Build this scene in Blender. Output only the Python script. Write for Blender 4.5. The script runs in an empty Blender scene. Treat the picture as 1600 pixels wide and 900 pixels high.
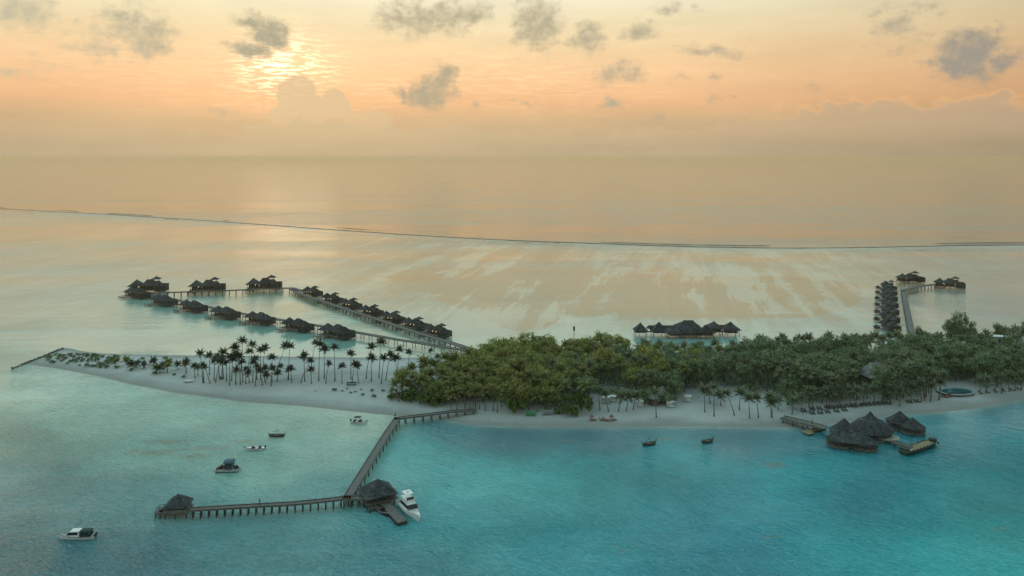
import bpy, math, random
import numpy as np
from mathutils import Vector, noise as mnoise
random.seed(7)
RNG = np.random.default_rng(7)
rad = math.radians
SC = bpy.context.scene
COL = SC.collection

# ------------------------------------------------------------------ camera
H, F, HY = 90.0, 1200.0, 245.0        # drone height (m), focal length in photo pixels, horizon row of the photo
cam = bpy.data.cameras.new("camera"); cam_o = bpy.data.objects.new("camera", cam); COL.objects.link(cam_o)
cam_o.location = (0, 0, H); cam_o.rotation_euler = (rad(90), 0, 0)
cam.sensor_width = 36; cam.lens = 27.0
cam.shift_y = -(450 - HY) / 1600
cam.clip_start = 1; cam.clip_end = 200000
SC.camera = cam_o

# ------------------------------------------------------------------ view
SC.view_settings.view_transform = 'Standard'; SC.view_settings.look = 'None'
SC.view_settings.gamma = 1; SC.view_settings.use_curve_mapping = False
SC.view_settings.exposure = 0.20
SC.render.engine = 'CYCLES'
SC.cycles.use_denoising = True
SC.cycles.max_bounces = 6; SC.cycles.diffuse_bounces = 2; SC.cycles.glossy_bounces = 3
SC.cycles.transparent_max_bounces = 8; SC.cycles.volume_bounces = 3
SC.cycles.sample_clamp_indirect = 6

# ------------------------------------------------------------------ node helper
class NT:
    def __init__(s, tree): s.t = tree; s.n = tree.nodes; s.l = tree.links
    def new(s, typ, props=None, **inp):
        n = s.n.new(typ)
        for k, v in (props or {}).items(): setattr(n, k, v)
        for k, v in inp.items(): s.put(n, int(k[1:]) if k[0] == 'i' and k[1:].isdigit() else k.replace('_', ' '), v)
        return n
    def put(s, n, k, v):
        sock = n.inputs[k]
        if isinstance(v, bpy.types.NodeSocket): s.l.new(v, sock)
        elif isinstance(v, bpy.types.Node): s.l.new(v.outputs[0], sock)
        else: sock.default_value = v
    def m(s, op, a, b=0.0, c=0.0, clamp=False):
        return s.new('ShaderNodeMath', {'operation': op, 'use_clamp': clamp}, i0=a, i1=b, i2=c).outputs[0]
    def mix(s, f, a, b, mode='MIX'):
        n = s.n.new('ShaderNodeMix'); n.data_type = 'RGBA'; n.blend_type = mode; n.clamp_factor = True
        s.put(n, 0, f); s.put(n, 6, a); s.put(n, 7, b)
        return n.outputs[2]
    def ramp(s, f, stops, interp='LINEAR'):
        n = s.n.new('ShaderNodeValToRGB'); n.color_ramp.interpolation = interp
        e = n.color_ramp.elements
        while len(e) < len(stops): e.new(0.5)
        for el, (p, c) in zip(e, stops):
            el.position = p; el.color = c if len(c) == 4 else (*c, 1)
        s.put(n, 0, f)
        return n.outputs[0]
    def rng(s, v, a, b, c=0.0, d=1.0, smooth=True):
        n = s.n.new('ShaderNodeMapRange'); n.interpolation_type = 'SMOOTHSTEP' if smooth else 'LINEAR'
        for i, q in enumerate((v, a, b, c, d)): s.put(n, i, q)
        return n.outputs[0]
    def noise(s, vec, scale, detail=4, rough=0.55, dist=0.0):
        return s.new('ShaderNodeTexNoise', None, Vector=vec, Scale=scale, Detail=detail, Roughness=rough, Distortion=dist).outputs[0]
    def vm(s, op, a, b=None, c=None):
        n = s.n.new('ShaderNodeVectorMath'); n.operation = op
        s.put(n, 0, a)
        if b is not None: s.put(n, 1, b)
        if c is not None: s.put(n, 2, c)
        return n

SUN_AZ, SUN_EL = -16.3, 7.0           # degrees right of straight ahead, degrees up
def px_dir(x, y):
    return math.degrees(math.atan2(x - 800, F)), math.degrees(math.atan2(HY - y, math.hypot(F, x - 800)))

# ------------------------------------------------------------------ world: dawn sky
W = bpy.data.worlds.new("World"); SC.world = W; W.use_nodes = True
t = NT(W.node_tree); t.n.clear()
tc = t.n.new('ShaderNodeTexCoord')
vn = t.vm('NORMALIZE', tc.outputs['Generated'])
sep = t.new('ShaderNodeSeparateXYZ', None, i0=vn.outputs[0])
X, Y, Z = sep.outputs
az = t.m('MULTIPLY', t.m('ARCTAN2', X, Y), 57.29578)
el = t.m('MULTIPLY', t.m('ARCSINE', Z), 57.29578)
elc = t.m('MAXIMUM', el, 0.0)
base = t.ramp(t.m('DIVIDE', elc, 60.0), [
    (0.0, (.455, .36, .225)), (0.9/60, (.47, .365, .224)), (2.6/60, (.57, .395, .220)), (4.0/60, (.76, .45, .23)),
    (5.8/60, (.84, .53, .28)), (8.0/60, (.82, .60, .34)), (10.0/60, (.79, .67, .42)), (12.5/60, (.80, .76, .58)),
    (17/60, (.98, 1.20, 1.06)), (25/60, (1.06, 1.56, 1.48)), (36/60, (.78, 1.16, 1.18)), (46/60, (.54, .80, .84)), (1.0, (.46, .69, .75))])
# brightness falls off away from the sun's side of the sky
sd = Vector((math.sin(rad(SUN_AZ)) * math.cos(rad(SUN_EL)), math.cos(rad(SUN_AZ)) * math.cos(rad(SUN_EL)), math.sin(rad(SUN_EL))))
dot = t.vm('DOT_PRODUCT', vn.outputs[0], tuple(sd)).outputs['Value']
side = t.rng(dot, -0.6, 0.97, 0.52, 1.0, smooth=False)
rightdim = t.rng(az, 5.0, 50.0, 1.0, 0.74)
leftdim = t.rng(az, -50.0, -22.0, 0.88, 1.0)
dim = t.m('MULTIPLY', t.m('MULTIPLY', side, rightdim), leftdim)
sky = t.vm('MULTIPLY', base, t.new('ShaderNodeCombineXYZ', None, i0=dim, i1=dim, i2=dim)).outputs[0]
# glow round the hidden sun
def gauss(cx, cy, sx, sy):
    a = t.m('POWER', t.m('MULTIPLY', t.m('SUBTRACT', az, cx), 1 / sx), 2.0)
    b = t.m('POWER', t.m('MULTIPLY', t.m('SUBTRACT', el, cy), 1 / sy), 2.0)
    return t.m('EXPONENT', t.m('MULTIPLY', t.m('ADD', a, b), -1.0))
def add(a, f, c):
    return t.mix(f, a, t.vm('ADD', a, c).outputs[0])
sky = add(sky, gauss(-17, 5.4, 7, 2.2), (.06, .0, .0))
sky = add(sky, gauss(-16.5, 6.2, 2.2, 1.3), (.12, .07, .03))
pos = t.new('ShaderNodeCombineXYZ', None, i0=az, i1=el, i2=0.0).outputs[0]
# thin streaked altocumulus lit from behind
sp = t.vm('MULTIPLY', pos, (0.42, 3.4, 1)).outputs[0]
st = t.noise(sp, 1.25, 6, 0.65, 0.2)
st2 = t.rng(st, 0.47, 0.64)
big = t.noise(t.vm('MULTIPLY', pos, (0.07, 0.25, 1)).outputs[0], 1.0, 3)
stm = t.m('MULTIPLY', st2, t.m('MULTIPLY', gauss(-9, 5.6, 20, 2.0), t.rng(big, 0.3, 0.6)))
sky = add(sky, stm, (.20, .11, .06))
st3 = t.rng(t.noise(t.vm('MULTIPLY', pos, (0.7, 4.6, 1)).outputs[0], 1.15, 6, 0.62, 0.25), 0.47, 0.60)
sky = add(sky, t.m('MULTIPLY', st3, gauss(-16.7, 6.4, 2.7, 1.8), clamp=True), (1.1, .9, .62))
fine = t.noise(t.vm('MULTIPLY', pos, (0.12, 0.5, 1)).outputs[0], 1.0, 6, 0.6)
dimf = t.rng(fine, 0.3, 0.7, 0.94, 1.06, smooth=False)
sky = t.vm('MULTIPLY', sky, t.new('ShaderNodeCombineXYZ', None, i0=dimf, i1=dimf, i2=dimf)).outputs[0]

# warp shared by all clouds
w1 = t.new('ShaderNodeTexNoise', None, Vector=pos, Scale=0.9, Detail=6.0, Roughness=0.6)
w2 = t.new('ShaderNodeTexNoise', None, Vector=pos, Scale=0.28, Detail=2.0, Roughness=0.5)
warp = t.vm('ADD', t.vm('MULTIPLY', t.vm('SUBTRACT', w1.outputs['Color'], (.5, .5, .5)).outputs[0], (2.2, 1.6, 0)).outputs[0],
            t.vm('MULTIPLY', t.vm('SUBTRACT', w2.outputs['Color'], (.5, .5, .5)).outputs[0], (2.2, 1.2, 0)).outputs[0]).outputs[0]
wpos = t.vm('ADD', pos, warp).outputs[0]
def blob(cx, cy, rx, ry, amp, p=None):
    a, e = px_dir(cx, cy)
    k = 0.0477
    sx, sy = 1 / (rx * k), 1 / (ry * k)
    q = t.vm('MULTIPLY_ADD', p or wpos, (sx, sy, 0), (-a * sx, -e * sy, 0))
    return t.m('MULTIPLY_ADD', t.vm('LENGTH', q.outputs[0]).outputs['Value'], -amp, amp)
def field(lst, p=None):
    f = None
    for b in lst:
        v = blob(*b, p=p); f = v if f is None else t.m('MAXIMUM', f, v)
    return f
# cumulus banks low over the sea: billowed top edge varying with azimuth
bt = t.ramp(t.rng(az, -36, 36, 0, 1, smooth=False), [
    (0.0, (.10,)*3), (0.12, (.12,)*3), (0.22, (.18,)*3), (0.262, (.26,)*3), (0.30, (.30,)*3), (0.36, (.24,)*3), (0.46, (.22,)*3),
    (0.56, (.16,)*3), (0.64, (.20,)*3), (0.72, (.26,)*3), (0.80, (.36,)*3), (0.90, (.40,)*3), (1.0, (.36,)*3)])
bw = t.noise(t.vm('MULTIPLY', pos, (0.55, 0.8, 1)).outputs[0], 1.0, 5, 0.55)
vor = t.new('ShaderNodeTexVoronoi', {'feature': 'SMOOTH_F1'}, Vector=t.vm('ADD', pos, t.vm('MULTIPLY', warp, (.3, .3, 0)).outputs[0]).outputs[0], Scale=0.75, Smoothness=0.4).outputs['Distance']
topel = t.m('ADD', t.m('MULTIPLY', bt, 10.0), t.m('ADD', t.m('MULTIPLY', t.m('SUBTRACT', bw, 0.5), 2.6), t.m('MULTIPLY', t.m('SUBTRACT', 0.4, vor), 1.2)))
bank = t.m('MULTIPLY', t.rng(t.m('SUBTRACT', topel, el), -0.02, 0.22), t.rng(el, 0.6, 2.4))
edge = t.m('MULTIPLY', t.rng(t.m('ABSOLUTE', t.m('SUBTRACT', topel, el)), 0.0, 0.35, 1.0, 0.0), t.rng(az, 10, 26))
bankcol = t.ramp(t.rng(az, -36, 36, 0, 1, smooth=False), [(0, (.52, .42, .25)), (.3, (.50, .415, .255)), (.6, (.56, .41, .24)), (1, (.45, .335, .225))])
sky = t.mix(t.m('MULTIPLY', bank, 0.62), sky, bankcol)
sky = add(sky, t.m('MULTIPLY', edge, 0.7), (.10, .045, .01))
# towers in front of the sun
wsoft = t.vm('ADD', pos, t.vm('MULTIPLY', warp, (.45, .45, 0)).outputs[0]).outputs[0]
tow = field([(462, 150, 32, 38, 1), (495, 172, 22, 26, 1), (524, 163, 28, 26, 1), (575, 188, 40, 16, 1), (442, 180, 22, 16, 1)], wsoft)
vf = t.m('ADD', tow, t.m('MULTIPLY', t.m('SUBTRACT', 0.42, vor), 0.22))
sky = t.mix(t.m('MULTIPLY', t.m('MULTIPLY', t.rng(vf, 0.0, 0.22), t.rng(el, 1.6, 3.6, .25, 1)), 0.9), sky, (.60, .45, .265, 1))
# separate grey clouds
solid = field([(390, 32, 34, 20, 1.2), (420, 52, 46, 34, 1.5), (388, 74, 52, 20, 1.4), (696, 112, 22, 24, 1.3), (684, 134, 34, 28, 1.4), (664, 152, 56, 24, 1.5), (628, 150, 20, 22, 1.2),
               (1515, 90, 56, 44, 1.7), (1530, 64, 38, 28, 1.4), (1575, 96, 32, 24, 1.1), (1455, 100, 32, 14, .6), (955, 163, 34, 13, .95), (742, 164, 20, 9, .6), (345, 173, 30, 12, .45),
               (1270, 134, 22, 12, .7), (1028, 188, 20, 13, .5), (1058, 126, 28, 13, .5)])
faint = field([(200, 40, 70, 42, .9), (235, 62, 45, 40, .9), (150, 70, 50, 30, .6), (30, 16, 62, 36, .9), (670, 28, 105, 40, 1), (735, 20, 50, 30, .9), (612, 25, 40, 30, .8), (838, 38, 56, 52, 1.15),
               (918, 58, 36, 36, 1), (1000, 50, 46, 22, .95), (970, 113, 52, 26, .75), (1112, 78, 62, 16, .7), (1405, 42, 50, 48, .5), (1045, 10, 60, 14, .5),
               (822, 164, 32, 9, .5), (1120, 155, 30, 10, .45), (1130, 120, 26, 9, .35), (6, 112, 30, 14, .6), (70, 100, 60, 14, .25), (1430, 8, 60, 12, .4)])
grey = t.ramp(t.rng(az, -36, 36, 0, 1, smooth=False), [(0, (.48, .45, .32)), (.28, (.30, .285, .205)), (.40, (.37, .325, .225)), (.6, (.40, .355, .25)), (1, (.27, .25, .215))])
cn = t.m('MULTIPLY', t.m('SUBTRACT', t.noise(t.vm('MULTIPLY', pos, (.8, 1.1, 1)).outputs[0], 1.0, 7, 0.62), 0.5), 1.7)
solid = t.m('ADD', solid, cn); faint = t.m('ADD', faint, cn)
tex = t.rng(t.noise(pos, 1.3, 5, 0.6), 0.25, 0.65, 0.55, 1.0)
sky = t.mix(t.m('MULTIPLY', t.m('MULTIPLY', t.rng(faint, 0.02, 0.85), 0.9), tex), sky, grey)
sky = t.mix(t.m('MULTIPLY', t.m('MULTIPLY', t.rng(solid, 0.02, 1.1), 0.95), t.rng(tex, .5, 1, .72, 1)), sky, grey)
bg = t.new('ShaderNodeBackground', None, Color=sky, Strength=1.0)
nis = t.new('ShaderNodeTexSky', {'sky_type': 'NISHITA', 'sun_disc': False, 'sun_elevation': rad(SUN_EL), 'sun_rotation': rad(SUN_AZ),
                                 'air_density': 1.0, 'dust_density': 2.0, 'ozone_density': 1.0})
bg2 = t.new('ShaderNodeBackground', None, Color=t.vm('MULTIPLY', nis.outputs[0], (.02, .02, .02)).outputs[0], Strength=0.05)
ads = t.n.new('ShaderNodeAddShader'); t.put(ads, 0, bg.outputs[0]); t.put(ads, 1, bg2.outputs[0])
wo = t.n.new('ShaderNodeOutputWorld'); t.l.new(ads.outputs[0], wo.inputs[0])
W.cycles.sampling_method = 'MANUAL'; W.cycles.sample_map_resolution = 512

# ------------------------------------------------------------------ sun, veiled by cloud
sl = bpy.data.lights.new("sun", 'SUN'); so = bpy.data.objects.new("sun", sl); COL.objects.link(so)
sl.energy = 0.004; sl.angle = rad(7); sl.color = (1.0, .74, .48)
so.rotation_euler = (-sd).to_track_quat('-Z', 'Y').to_euler()

# ------------------------------------------------------------------ where things are
def P(x, y, z=0.0):
    """ground position (metres) seen at photo pixel x, y, at height z"""
    d = F * (H - z) / (y - HY)
    return Vector(((x - 800) * d / F, d, z))

# ------------------------------------------------------------------ tags
def tag(o, label=None, cat=None, group=None, kind=None):
    if label: o['label'] = label
    if cat: o['category'] = cat
    if group: o['group'] = group
    if kind: o['kind'] = kind
    return o
def empty(name, loc, rz=0.0, label=None, cat=None, group=None):
    o = bpy.data.objects.new(name, None); COL.objects.link(o); o.location = loc; o.rotation_euler = (0, 0, rz)
    o.empty_display_size = 1
    return tag(o, label, cat, group)
def kids(o): return [c for c in COL.objects if c.parent == o]
TREE = {}
ONES = ['', 'first', 'second', 'third', 'fourth', 'fifth', 'sixth', 'seventh', 'eighth', 'ninth', 'tenth', 'eleventh', 'twelfth', 'thirteenth', 'fourteenth', 'fifteenth', 'sixteenth', 'seventeenth', 'eighteenth', 'nineteenth']
TENS = {2: ('twentieth', 'twenty'), 3: ('thirtieth', 'thirty'), 4: ('fortieth', 'forty'), 5: ('fiftieth', 'fifty'), 6: ('sixtieth', 'sixty')}
def nth(k): return ONES[k] if k < 20 else TENS[k // 10][0] if k % 10 == 0 else TENS[k // 10][1] + '-' + ONES[k % 10]
def relabel(objs, suffix='{} from left'):
    """labels that several things share get their place counted from the left"""
    by = {}
    for o in objs: by.setdefault(o['label'], []).append(o)
    for lb, v in by.items():
        if len(v) < 2: continue
        v.sort(key=lambda o: o.location.x / o.location.y)
        for i, o in enumerate(v): o['label'] = lb + ', ' + ('leftmost' if i == 0 else 'rightmost' if i == len(v) - 1 else suffix.format(nth(i + 1)))
def dup(root, loc, rz=0.0, scale=1.0, label=None, group=None):
    r = root.copy(); COL.objects.link(r); r.location = loc; r.rotation_euler = (0, 0, rz); r.scale = (scale,) * 3 if isinstance(scale, (int, float)) else scale
    if label: r['label'] = label
    if group: r['group'] = group
    for ch in list(root.children):
        c = ch.copy(); COL.objects.link(c); c.parent = r
        for g in ch.children:
            d = g.copy(); COL.objects.link(d); d.parent = c
    return r

# ------------------------------------------------------------------ materials
def mat(name, fn, rough=0.8, spec=0.3, metal=0.0):
    m = bpy.data.materials.new(name); m.use_nodes = True
    t = NT(m.node_tree); b = t.n['Principled BSDF']
    b.inputs['Roughness'].default_value = rough; b.inputs['Specular IOR Level'].default_value = spec
    b.inputs['Metallic'].default_value = metal
    fn(t, b)
    return m
def blotch(c1, c2, scale, detail=4, lo=.35, hi=.65, stretch=(1, 1, 1), bump=0.0, bscale=None, coord='Object'):
    def f(t, b):
        tc = t.n.new('ShaderNodeTexCoord')
        v = t.vm('MULTIPLY', tc.outputs[coord], stretch).outputs[0]
        n = t.noise(v, scale, detail, .6)
        t.put(b, 'Base Color', t.mix(t.rng(n, lo, hi), (*c1, 1), (*c2, 1)))
        if bump:
            n2 = t.noise(v, bscale or scale * 3, 4)
            bp = t.new('ShaderNodeBump', None, Strength=1.0, Distance=bump, Height=n2)
            t.put(b, 'Normal', bp.outputs[0])
    return f
M = {}
def thatchfn(c1, c2):
    def f(t, b):
        tc = t.n.new('ShaderNodeTexCoord'); oi = t.n.new('ShaderNodeObjectInfo'); sp_ = t.new('ShaderNodeSeparateXYZ', None, i0=tc.outputs['Object'])
        n = t.noise(t.vm('MULTIPLY', tc.outputs['Object'], (1, 1, .4)).outputs[0], 1.0, 6, .65); n2 = t.noise(tc.outputs['Object'], .35, 3, .5)
        c = t.mix(t.rng(n, .3, .7), (*c1, 1), (*c2, 1))
        c = t.mix(t.rng(n2, .52, .68, 0, .5), c, (c2[0] * 1.7, c2[1] * 1.6, c2[2] * 1.45, 1))
        zz = t.m('FRACT', t.m('MULTIPLY_ADD', t.m('SUBTRACT', n, .5), .5, t.m('MULTIPLY', sp_.outputs[2], 1.6)))
        course = t.rng(zz, 0.0, .3, .72, 1.05)
        k = t.m('MULTIPLY', course, t.m('MULTIPLY_ADD', oi.outputs['Random'], .5, .78))
        t.put(b, 'Base Color', t.vm('MULTIPLY', c, t.new('ShaderNodeCombineXYZ', None, i0=k, i1=k, i2=k)).outputs[0])
        bp = t.new('ShaderNodeBump', None, Strength=1.0, Distance=.15, Height=t.m('ADD', zz, n)); t.put(b, 'Normal', bp.outputs[0])
    return f
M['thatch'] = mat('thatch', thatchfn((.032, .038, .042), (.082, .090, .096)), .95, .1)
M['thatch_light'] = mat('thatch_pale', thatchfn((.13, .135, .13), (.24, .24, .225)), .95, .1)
M['wood'] = mat('weathered_wood', blotch((.085, .075, .066), (.19, .165, .145), 1.3, 6, .3, .7, (1, 4, 1), .02, 8), .85, .2)
M['deckwood'] = mat('deck_boards', blotch((.11, .106, .102), (.21, .202, .192), .9, 6, .3, .7, (1, 3, 1), .02, 8), .8, .2)
M['pile'] = mat('pile_wood', blotch((.05, .048, .045), (.12, .105, .09), 1.5, 5, .3, .7), .9, .2)
M['darkwood'] = mat('dark_wood', blotch((.03, .028, .027), (.075, .065, .055), 1.5, 5, .3, .7), .8, .2)
M['palewall'] = mat('pale_wall', blotch((.30, .28, .24), (.42, .39, .33), 1.2, 4, .3, .7), .8, .2)
M['white'] = mat('white_paint', blotch((.70, .71, .70), (.82, .82, .81), .7, 4, .3, .7), .35, .5)
M['boatglass'] = mat('dark_glass', blotch((.012, .015, .02), (.02, .024, .03), 1, 2), .08, .6)
M['navy'] = mat('dark_green_canvas', blotch((.02, .045, .045), (.035, .07, .065), 2, 3), .7, .2)
M['bluecanvas'] = mat('blue_grey_canvas', blotch((.06, .11, .15), (.09, .15, .20), 2, 3), .7, .2)
M['motor'] = mat('black_plastic', blotch((.015, .015, .016), (.03, .03, .032), 3, 3), .4, .4)
M['tan'] = mat('tan_wood', blotch((.20, .16, .09), (.30, .24, .14), 1.5, 5, .3, .7, (1, 4, 1)), .7, .2)
M['rope'] = mat('steel', blotch((.35, .35, .35), (.5, .5, .5), 2, 3), .4, .5, .6)
M['green'] = mat('green_plastic', blotch((.06, .42, .16), (.09, .52, .22), 2, 3), .4, .4)
M['greyplastic'] = mat('grey_plastic', blotch((.28, .31, .32), (.42, .44, .44), 2, 3), .4, .4)
M['cushion'] = mat('rust_cushion', blotch((.22, .10, .07), (.32, .16, .12), 2, 3), .8, .2)
M['darkcushion'] = mat('dark_cushion', blotch((.05, .05, .052), (.09, .09, .09), 2, 3), .8, .2)
M['rock'] = mat('coral_rock', blotch((.06, .06, .055), (.18, .17, .15), 1.2, 5, .3, .7), .9, .2)
M['trunk'] = mat('palm_trunk', blotch((.10, .09, .075), (.22, .195, .16), 2, 5, .3, .7, (1, 1, 3)), .9, .2)
M['skin'] = mat('skin', blotch((.30, .18, .12), (.36, .22, .15), 3, 2), .6, .3)
M['cloth'] = mat('dark_clothing', blotch((.03, .035, .05), (.05, .055, .075), 3, 2), .8, .2)
M['paleshirt'] = mat('pale_clothing', blotch((.5, .5, .48), (.6, .6, .58), 3, 2), .8, .2)
def lampfn(t, b):
    t.put(b, 'Base Color', (1, .8, .5, 1)); t.put(b, 'Emission Color', (1, .72, .38, 1)); t.put(b, 'Emission Strength', 3.0)
M['lamp'] = mat('lamp_glow', lampfn)
def leaf(name, c1, c2, c3, transl=.35, sc=.35):
    m = bpy.data.materials.new(name); m.use_nodes = True
    t = NT(m.node_tree); b = t.n['Principled BSDF']; out = t.n['Material Output']
    g = t.n.new('ShaderNodeNewGeometry'); oi = t.n.new('ShaderNodeObjectInfo')
    n = t.noise(g.outputs['Position'], sc, 4, .6)
    col = t.mix(t.rng(n, .35, .65), (*c1, 1), (*c2, 1))
    col = t.mix(t.rng(oi.outputs['Random'], .55, 1.0, 0, .75), col, (*c3, 1))
    r = t.m('MULTIPLY_ADD', t.new('ShaderNodeTexWhiteNoise', {'noise_dimensions': '1D'}, W=g.outputs['Random Per Island']).outputs[0], 1.15, .45)
    col = t.vm('MULTIPLY', col, t.new('ShaderNodeCombineXYZ', None, i0=r, i1=r, i2=r)).outputs[0]
    t.put(b, 'Base Color', col); b.inputs['Roughness'].default_value = .6; b.inputs['Specular IOR Level'].default_value = .25
    tr = t.new('ShaderNodeBsdfTranslucent', None, Color=col)
    mx = t.n.new('ShaderNodeMixShader'); t.put(mx, 0, transl); t.put(mx, 1, b.outputs[0]); t.put(mx, 2, tr.outputs[0])
    t.l.new(mx.outputs[0], out.inputs[0])
    return m
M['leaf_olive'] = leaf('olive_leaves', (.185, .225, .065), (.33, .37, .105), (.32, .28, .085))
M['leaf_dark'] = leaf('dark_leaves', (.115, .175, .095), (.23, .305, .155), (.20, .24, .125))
M['leaf_hedge'] = leaf('hedge_leaves', (.085, .14, .035), (.14, .20, .05), (.10, .15, .045))
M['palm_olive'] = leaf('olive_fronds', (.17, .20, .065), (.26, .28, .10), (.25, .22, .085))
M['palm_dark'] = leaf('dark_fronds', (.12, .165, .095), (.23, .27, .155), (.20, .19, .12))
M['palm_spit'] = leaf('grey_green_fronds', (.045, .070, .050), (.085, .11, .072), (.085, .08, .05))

# ------------------------------------------------------------------ mesh builder
class MB:
    def __init__(s): s.v = []; s.f = []
    def add(s, v, f):
        o = len(s.v); s.v += [tuple(p) for p in v]; s.f += [tuple(i + o for i in q) for q in f]; return s
    def box(s, x0, x1, y0, y1, z0, z1):
        v = [(x, y, z) for z in (z0, z1) for y in (y0, y1) for x in (x0, x1)]
        return s.add(v, [(0, 2, 3, 1), (4, 5, 7, 6), (0, 1, 5, 4), (2, 6, 7, 3), (0, 4, 6, 2), (1, 3, 7, 5)])
    def bar(s, a, b, w, h):
        a = Vector(a); b = Vector(b); d = (b - a).normalized(); up = Vector((0, 0, 1))
        if abs(d.z) > .95: up = Vector((0, 1, 0))
        sd = d.cross(up).normalized() * w / 2; u = sd.cross(d).normalized() * h / 2
        v = [p + i * sd + j * u for p in (a, b) for j in (-1, 1) for i in (-1, 1)]
        return s.add(v, [(0, 2, 3, 1), (4, 5, 7, 6), (0, 1, 5, 4), (2, 6, 7, 3), (0, 4, 6, 2), (1, 3, 7, 5)])
    def tube(s, pts, rs, n=6):
        pts = [Vector(p) for p in pts]; o = len(s.v)
        for i, p in enumerate(pts):
            d = (pts[min(i + 1, len(pts) - 1)] - pts[max(i - 1, 0)]).normalized()
            a = Vector((1, 0, 0)) if abs(d.x) < .8 else Vector((0, 1, 0))
            u = d.cross(a).normalized(); w = d.cross(u)
            for k in range(n):
                an = 2 * math.pi * k / n
                s.v.append(tuple(p + rs[i] * (math.cos(an) * u + math.sin(an) * w)))
        for i in range(len(pts) - 1):
            for k in range(n):
                s.f.append((o + i * n + k, o + i * n + (k + 1) % n, o + (i + 1) * n + (k + 1) % n, o + (i + 1) * n + k))
        s.f.append(tuple(o + k for k in range(n))[::-1]); s.f.append(tuple(o + (len(pts) - 1) * n + k for k in range(n)))
        return s
    def cyl(s, x, y, z0, z1, r, n=6, r1=None): return s.tube([(x, y, z0), (x, y, z1)], [r, r if r1 is None else r1], n)
    def rings(s, rings, cap0=True, cap1=True):
        n = len(rings[0]); o = len(s.v)
        for r in rings: s.v += [tuple(p) for p in r]
        for i in range(len(rings) - 1):
            for k in range(n):
                s.f.append((o + i * n + k, o + i * n + (k + 1) % n, o + (i + 1) * n + (k + 1) % n, o + (i + 1) * n + k))
        if cap0: s.f.append(tuple(o + k for k in range(n))[::-1])
        if cap1: s.f.append(tuple(o + (len(rings) - 1) * n + k for k in range(n)))
        return s
    def build(s, name, m, parent=None, smooth=False):
        me = bpy.data.meshes.new(name); me.from_pydata(s.v, [], s.f); me.update()
        me.materials.append(m)
        if smooth: me.polygons.foreach_set('use_smooth', [True] * len(me.polygons))
        o = bpy.data.objects.new(name, me); COL.objects.link(o)
        if parent: o.parent = parent
        return o
def ring_rect(cx, cy, z, hx, hy, rot=0.0, rag=0.0):
    c, s_ = math.cos(rot), math.sin(rot); out = []
    for ax, ay, bx, by in ((-1, -1, 1, -1), (1, -1, 1, 1), (1, 1, -1, 1), (-1, 1, -1, -1)):
        for k in range(4):
            f = k / 4; x = (ax + (bx - ax) * f) * hx; y = (ay + (by - ay) * f) * hy
            out.append((cx + x * c - y * s_, cy + x * s_ + y * c, z + random.uniform(-rag, rag)))
    return out
def ring_n(cx, cy, z, rx, ry, n=16, rot=0.0, rag=0.0):
    return [(cx + rx * math.cos(rot + 2 * math.pi * k / n), cy + ry * math.sin(rot + 2 * math.pi * k / n), z + random.uniform(-rag, rag)) for k in range(n)]
def roof(mb, cx, cy, z0, hx, hy, z1, rx=0.12, ry=0.12, rot=0.0, sag=.06, thick=.3):
    """thatched hipped roof from the eave at z0 to the ridge at z1"""
    h = z1 - z0; R = []
    R.append(ring_rect(cx, cy, z0 + thick * .3, hx * .8, hy * .8, rot))
    R.append(ring_rect(cx, cy, z0 - thick * .5, hx * .97, hy * .97, rot, .03))
    R.append(ring_rect(cx, cy, z0, hx, hy, rot, .06))
    for q in (.25, .5, .75, 1.0):
        zz = z0 + h * (q - sag * math.sin(q * math.pi))
        R.append(ring_rect(cx, cy, zz, hx + (rx - hx) * q, hy + (ry - hy) * q, rot, .04 if q < 1 else 0))
    mb.rings(R)
    a = rot; dx, dy = math.cos(a) * rx, math.sin(a) * rx
    mb.tube([(cx - dx * 1.05, cy - dy * 1.05, z1), (cx + dx * 1.05 + .01, cy + dy * 1.05, z1)], [.16, .16], 5) if rx > .5 else mb.cyl(cx, cy, z1 - .2, z1 + .22, .2, 6, .08)
def roof_cone(mb, cx, cy, z0, rx, ry, z1, top=.12, n=16, prof=((.25, .2), (.5, .43), (.75, .7), (1, 1)), thick=.3, rot=0.0):
    h = z1 - z0; R = [ring_n(cx, cy, z0 + thick * .3, rx * .8, ry * .8, n, rot), ring_n(cx, cy, z0 - thick * .5, rx * .97, ry * .97, n, rot, .03), ring_n(cx, cy, z0, rx, ry, n, rot, .06)]
    for q, zf in prof: R.append(ring_n(cx, cy, z0 + h * zf, rx + (top - rx) * q, ry + (top - ry) * q, n, rot, .05 if q < 1 else 0))
    mb.rings(R)

# ------------------------------------------------------------------ island outline (photo pixels on the waterline -> metres)
FRONT = [(39,569),(82,574.5),(124,582),(175,593),(206,601),(237,606.5),(268,613),(299,617),(336,621.5),(379,628),(445,632.5),(489,636),(532,641),
         (576,645.5),(620,650),(650,653),(680,654),(700,657),(730,662),(760,665),(800,666.5),(860,667),(920,667.5),(980,667),(1045,666),(1142,667),(1240,669),
         (1275,666),(1300,662),(1340,657),(1380,652),(1412,648),(1460,645),(1512,640),(1550,634),(1580,628),(1600,624),(1700,606),(1850,590)]
BACK = [(1850,505),(1700,512),(1600,522),(1500,532),(1430,541),(1300,547),(1200,550),(1000,553),(900,553),(820,553),(770,555),(745,558),(600,559),(470,557.5),
        (400,556.5),(300,555.5),(200,554),(140,551),(120,547),(106,543.5),(92,543.5),(84,548),(60,560)]
OUT = np.array([[P(x, y).x, P(x, y).y] for x, y in FRONT + BACK])
def smooth_poly(p, it=1):
    for _ in range(it):
        q = np.roll(p, -1, 0); p = np.stack([p * .75 + q * .25, p * .25 + q * .75], 1).reshape(-1, 2)
    return p
OUT = smooth_poly(OUT)
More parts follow.
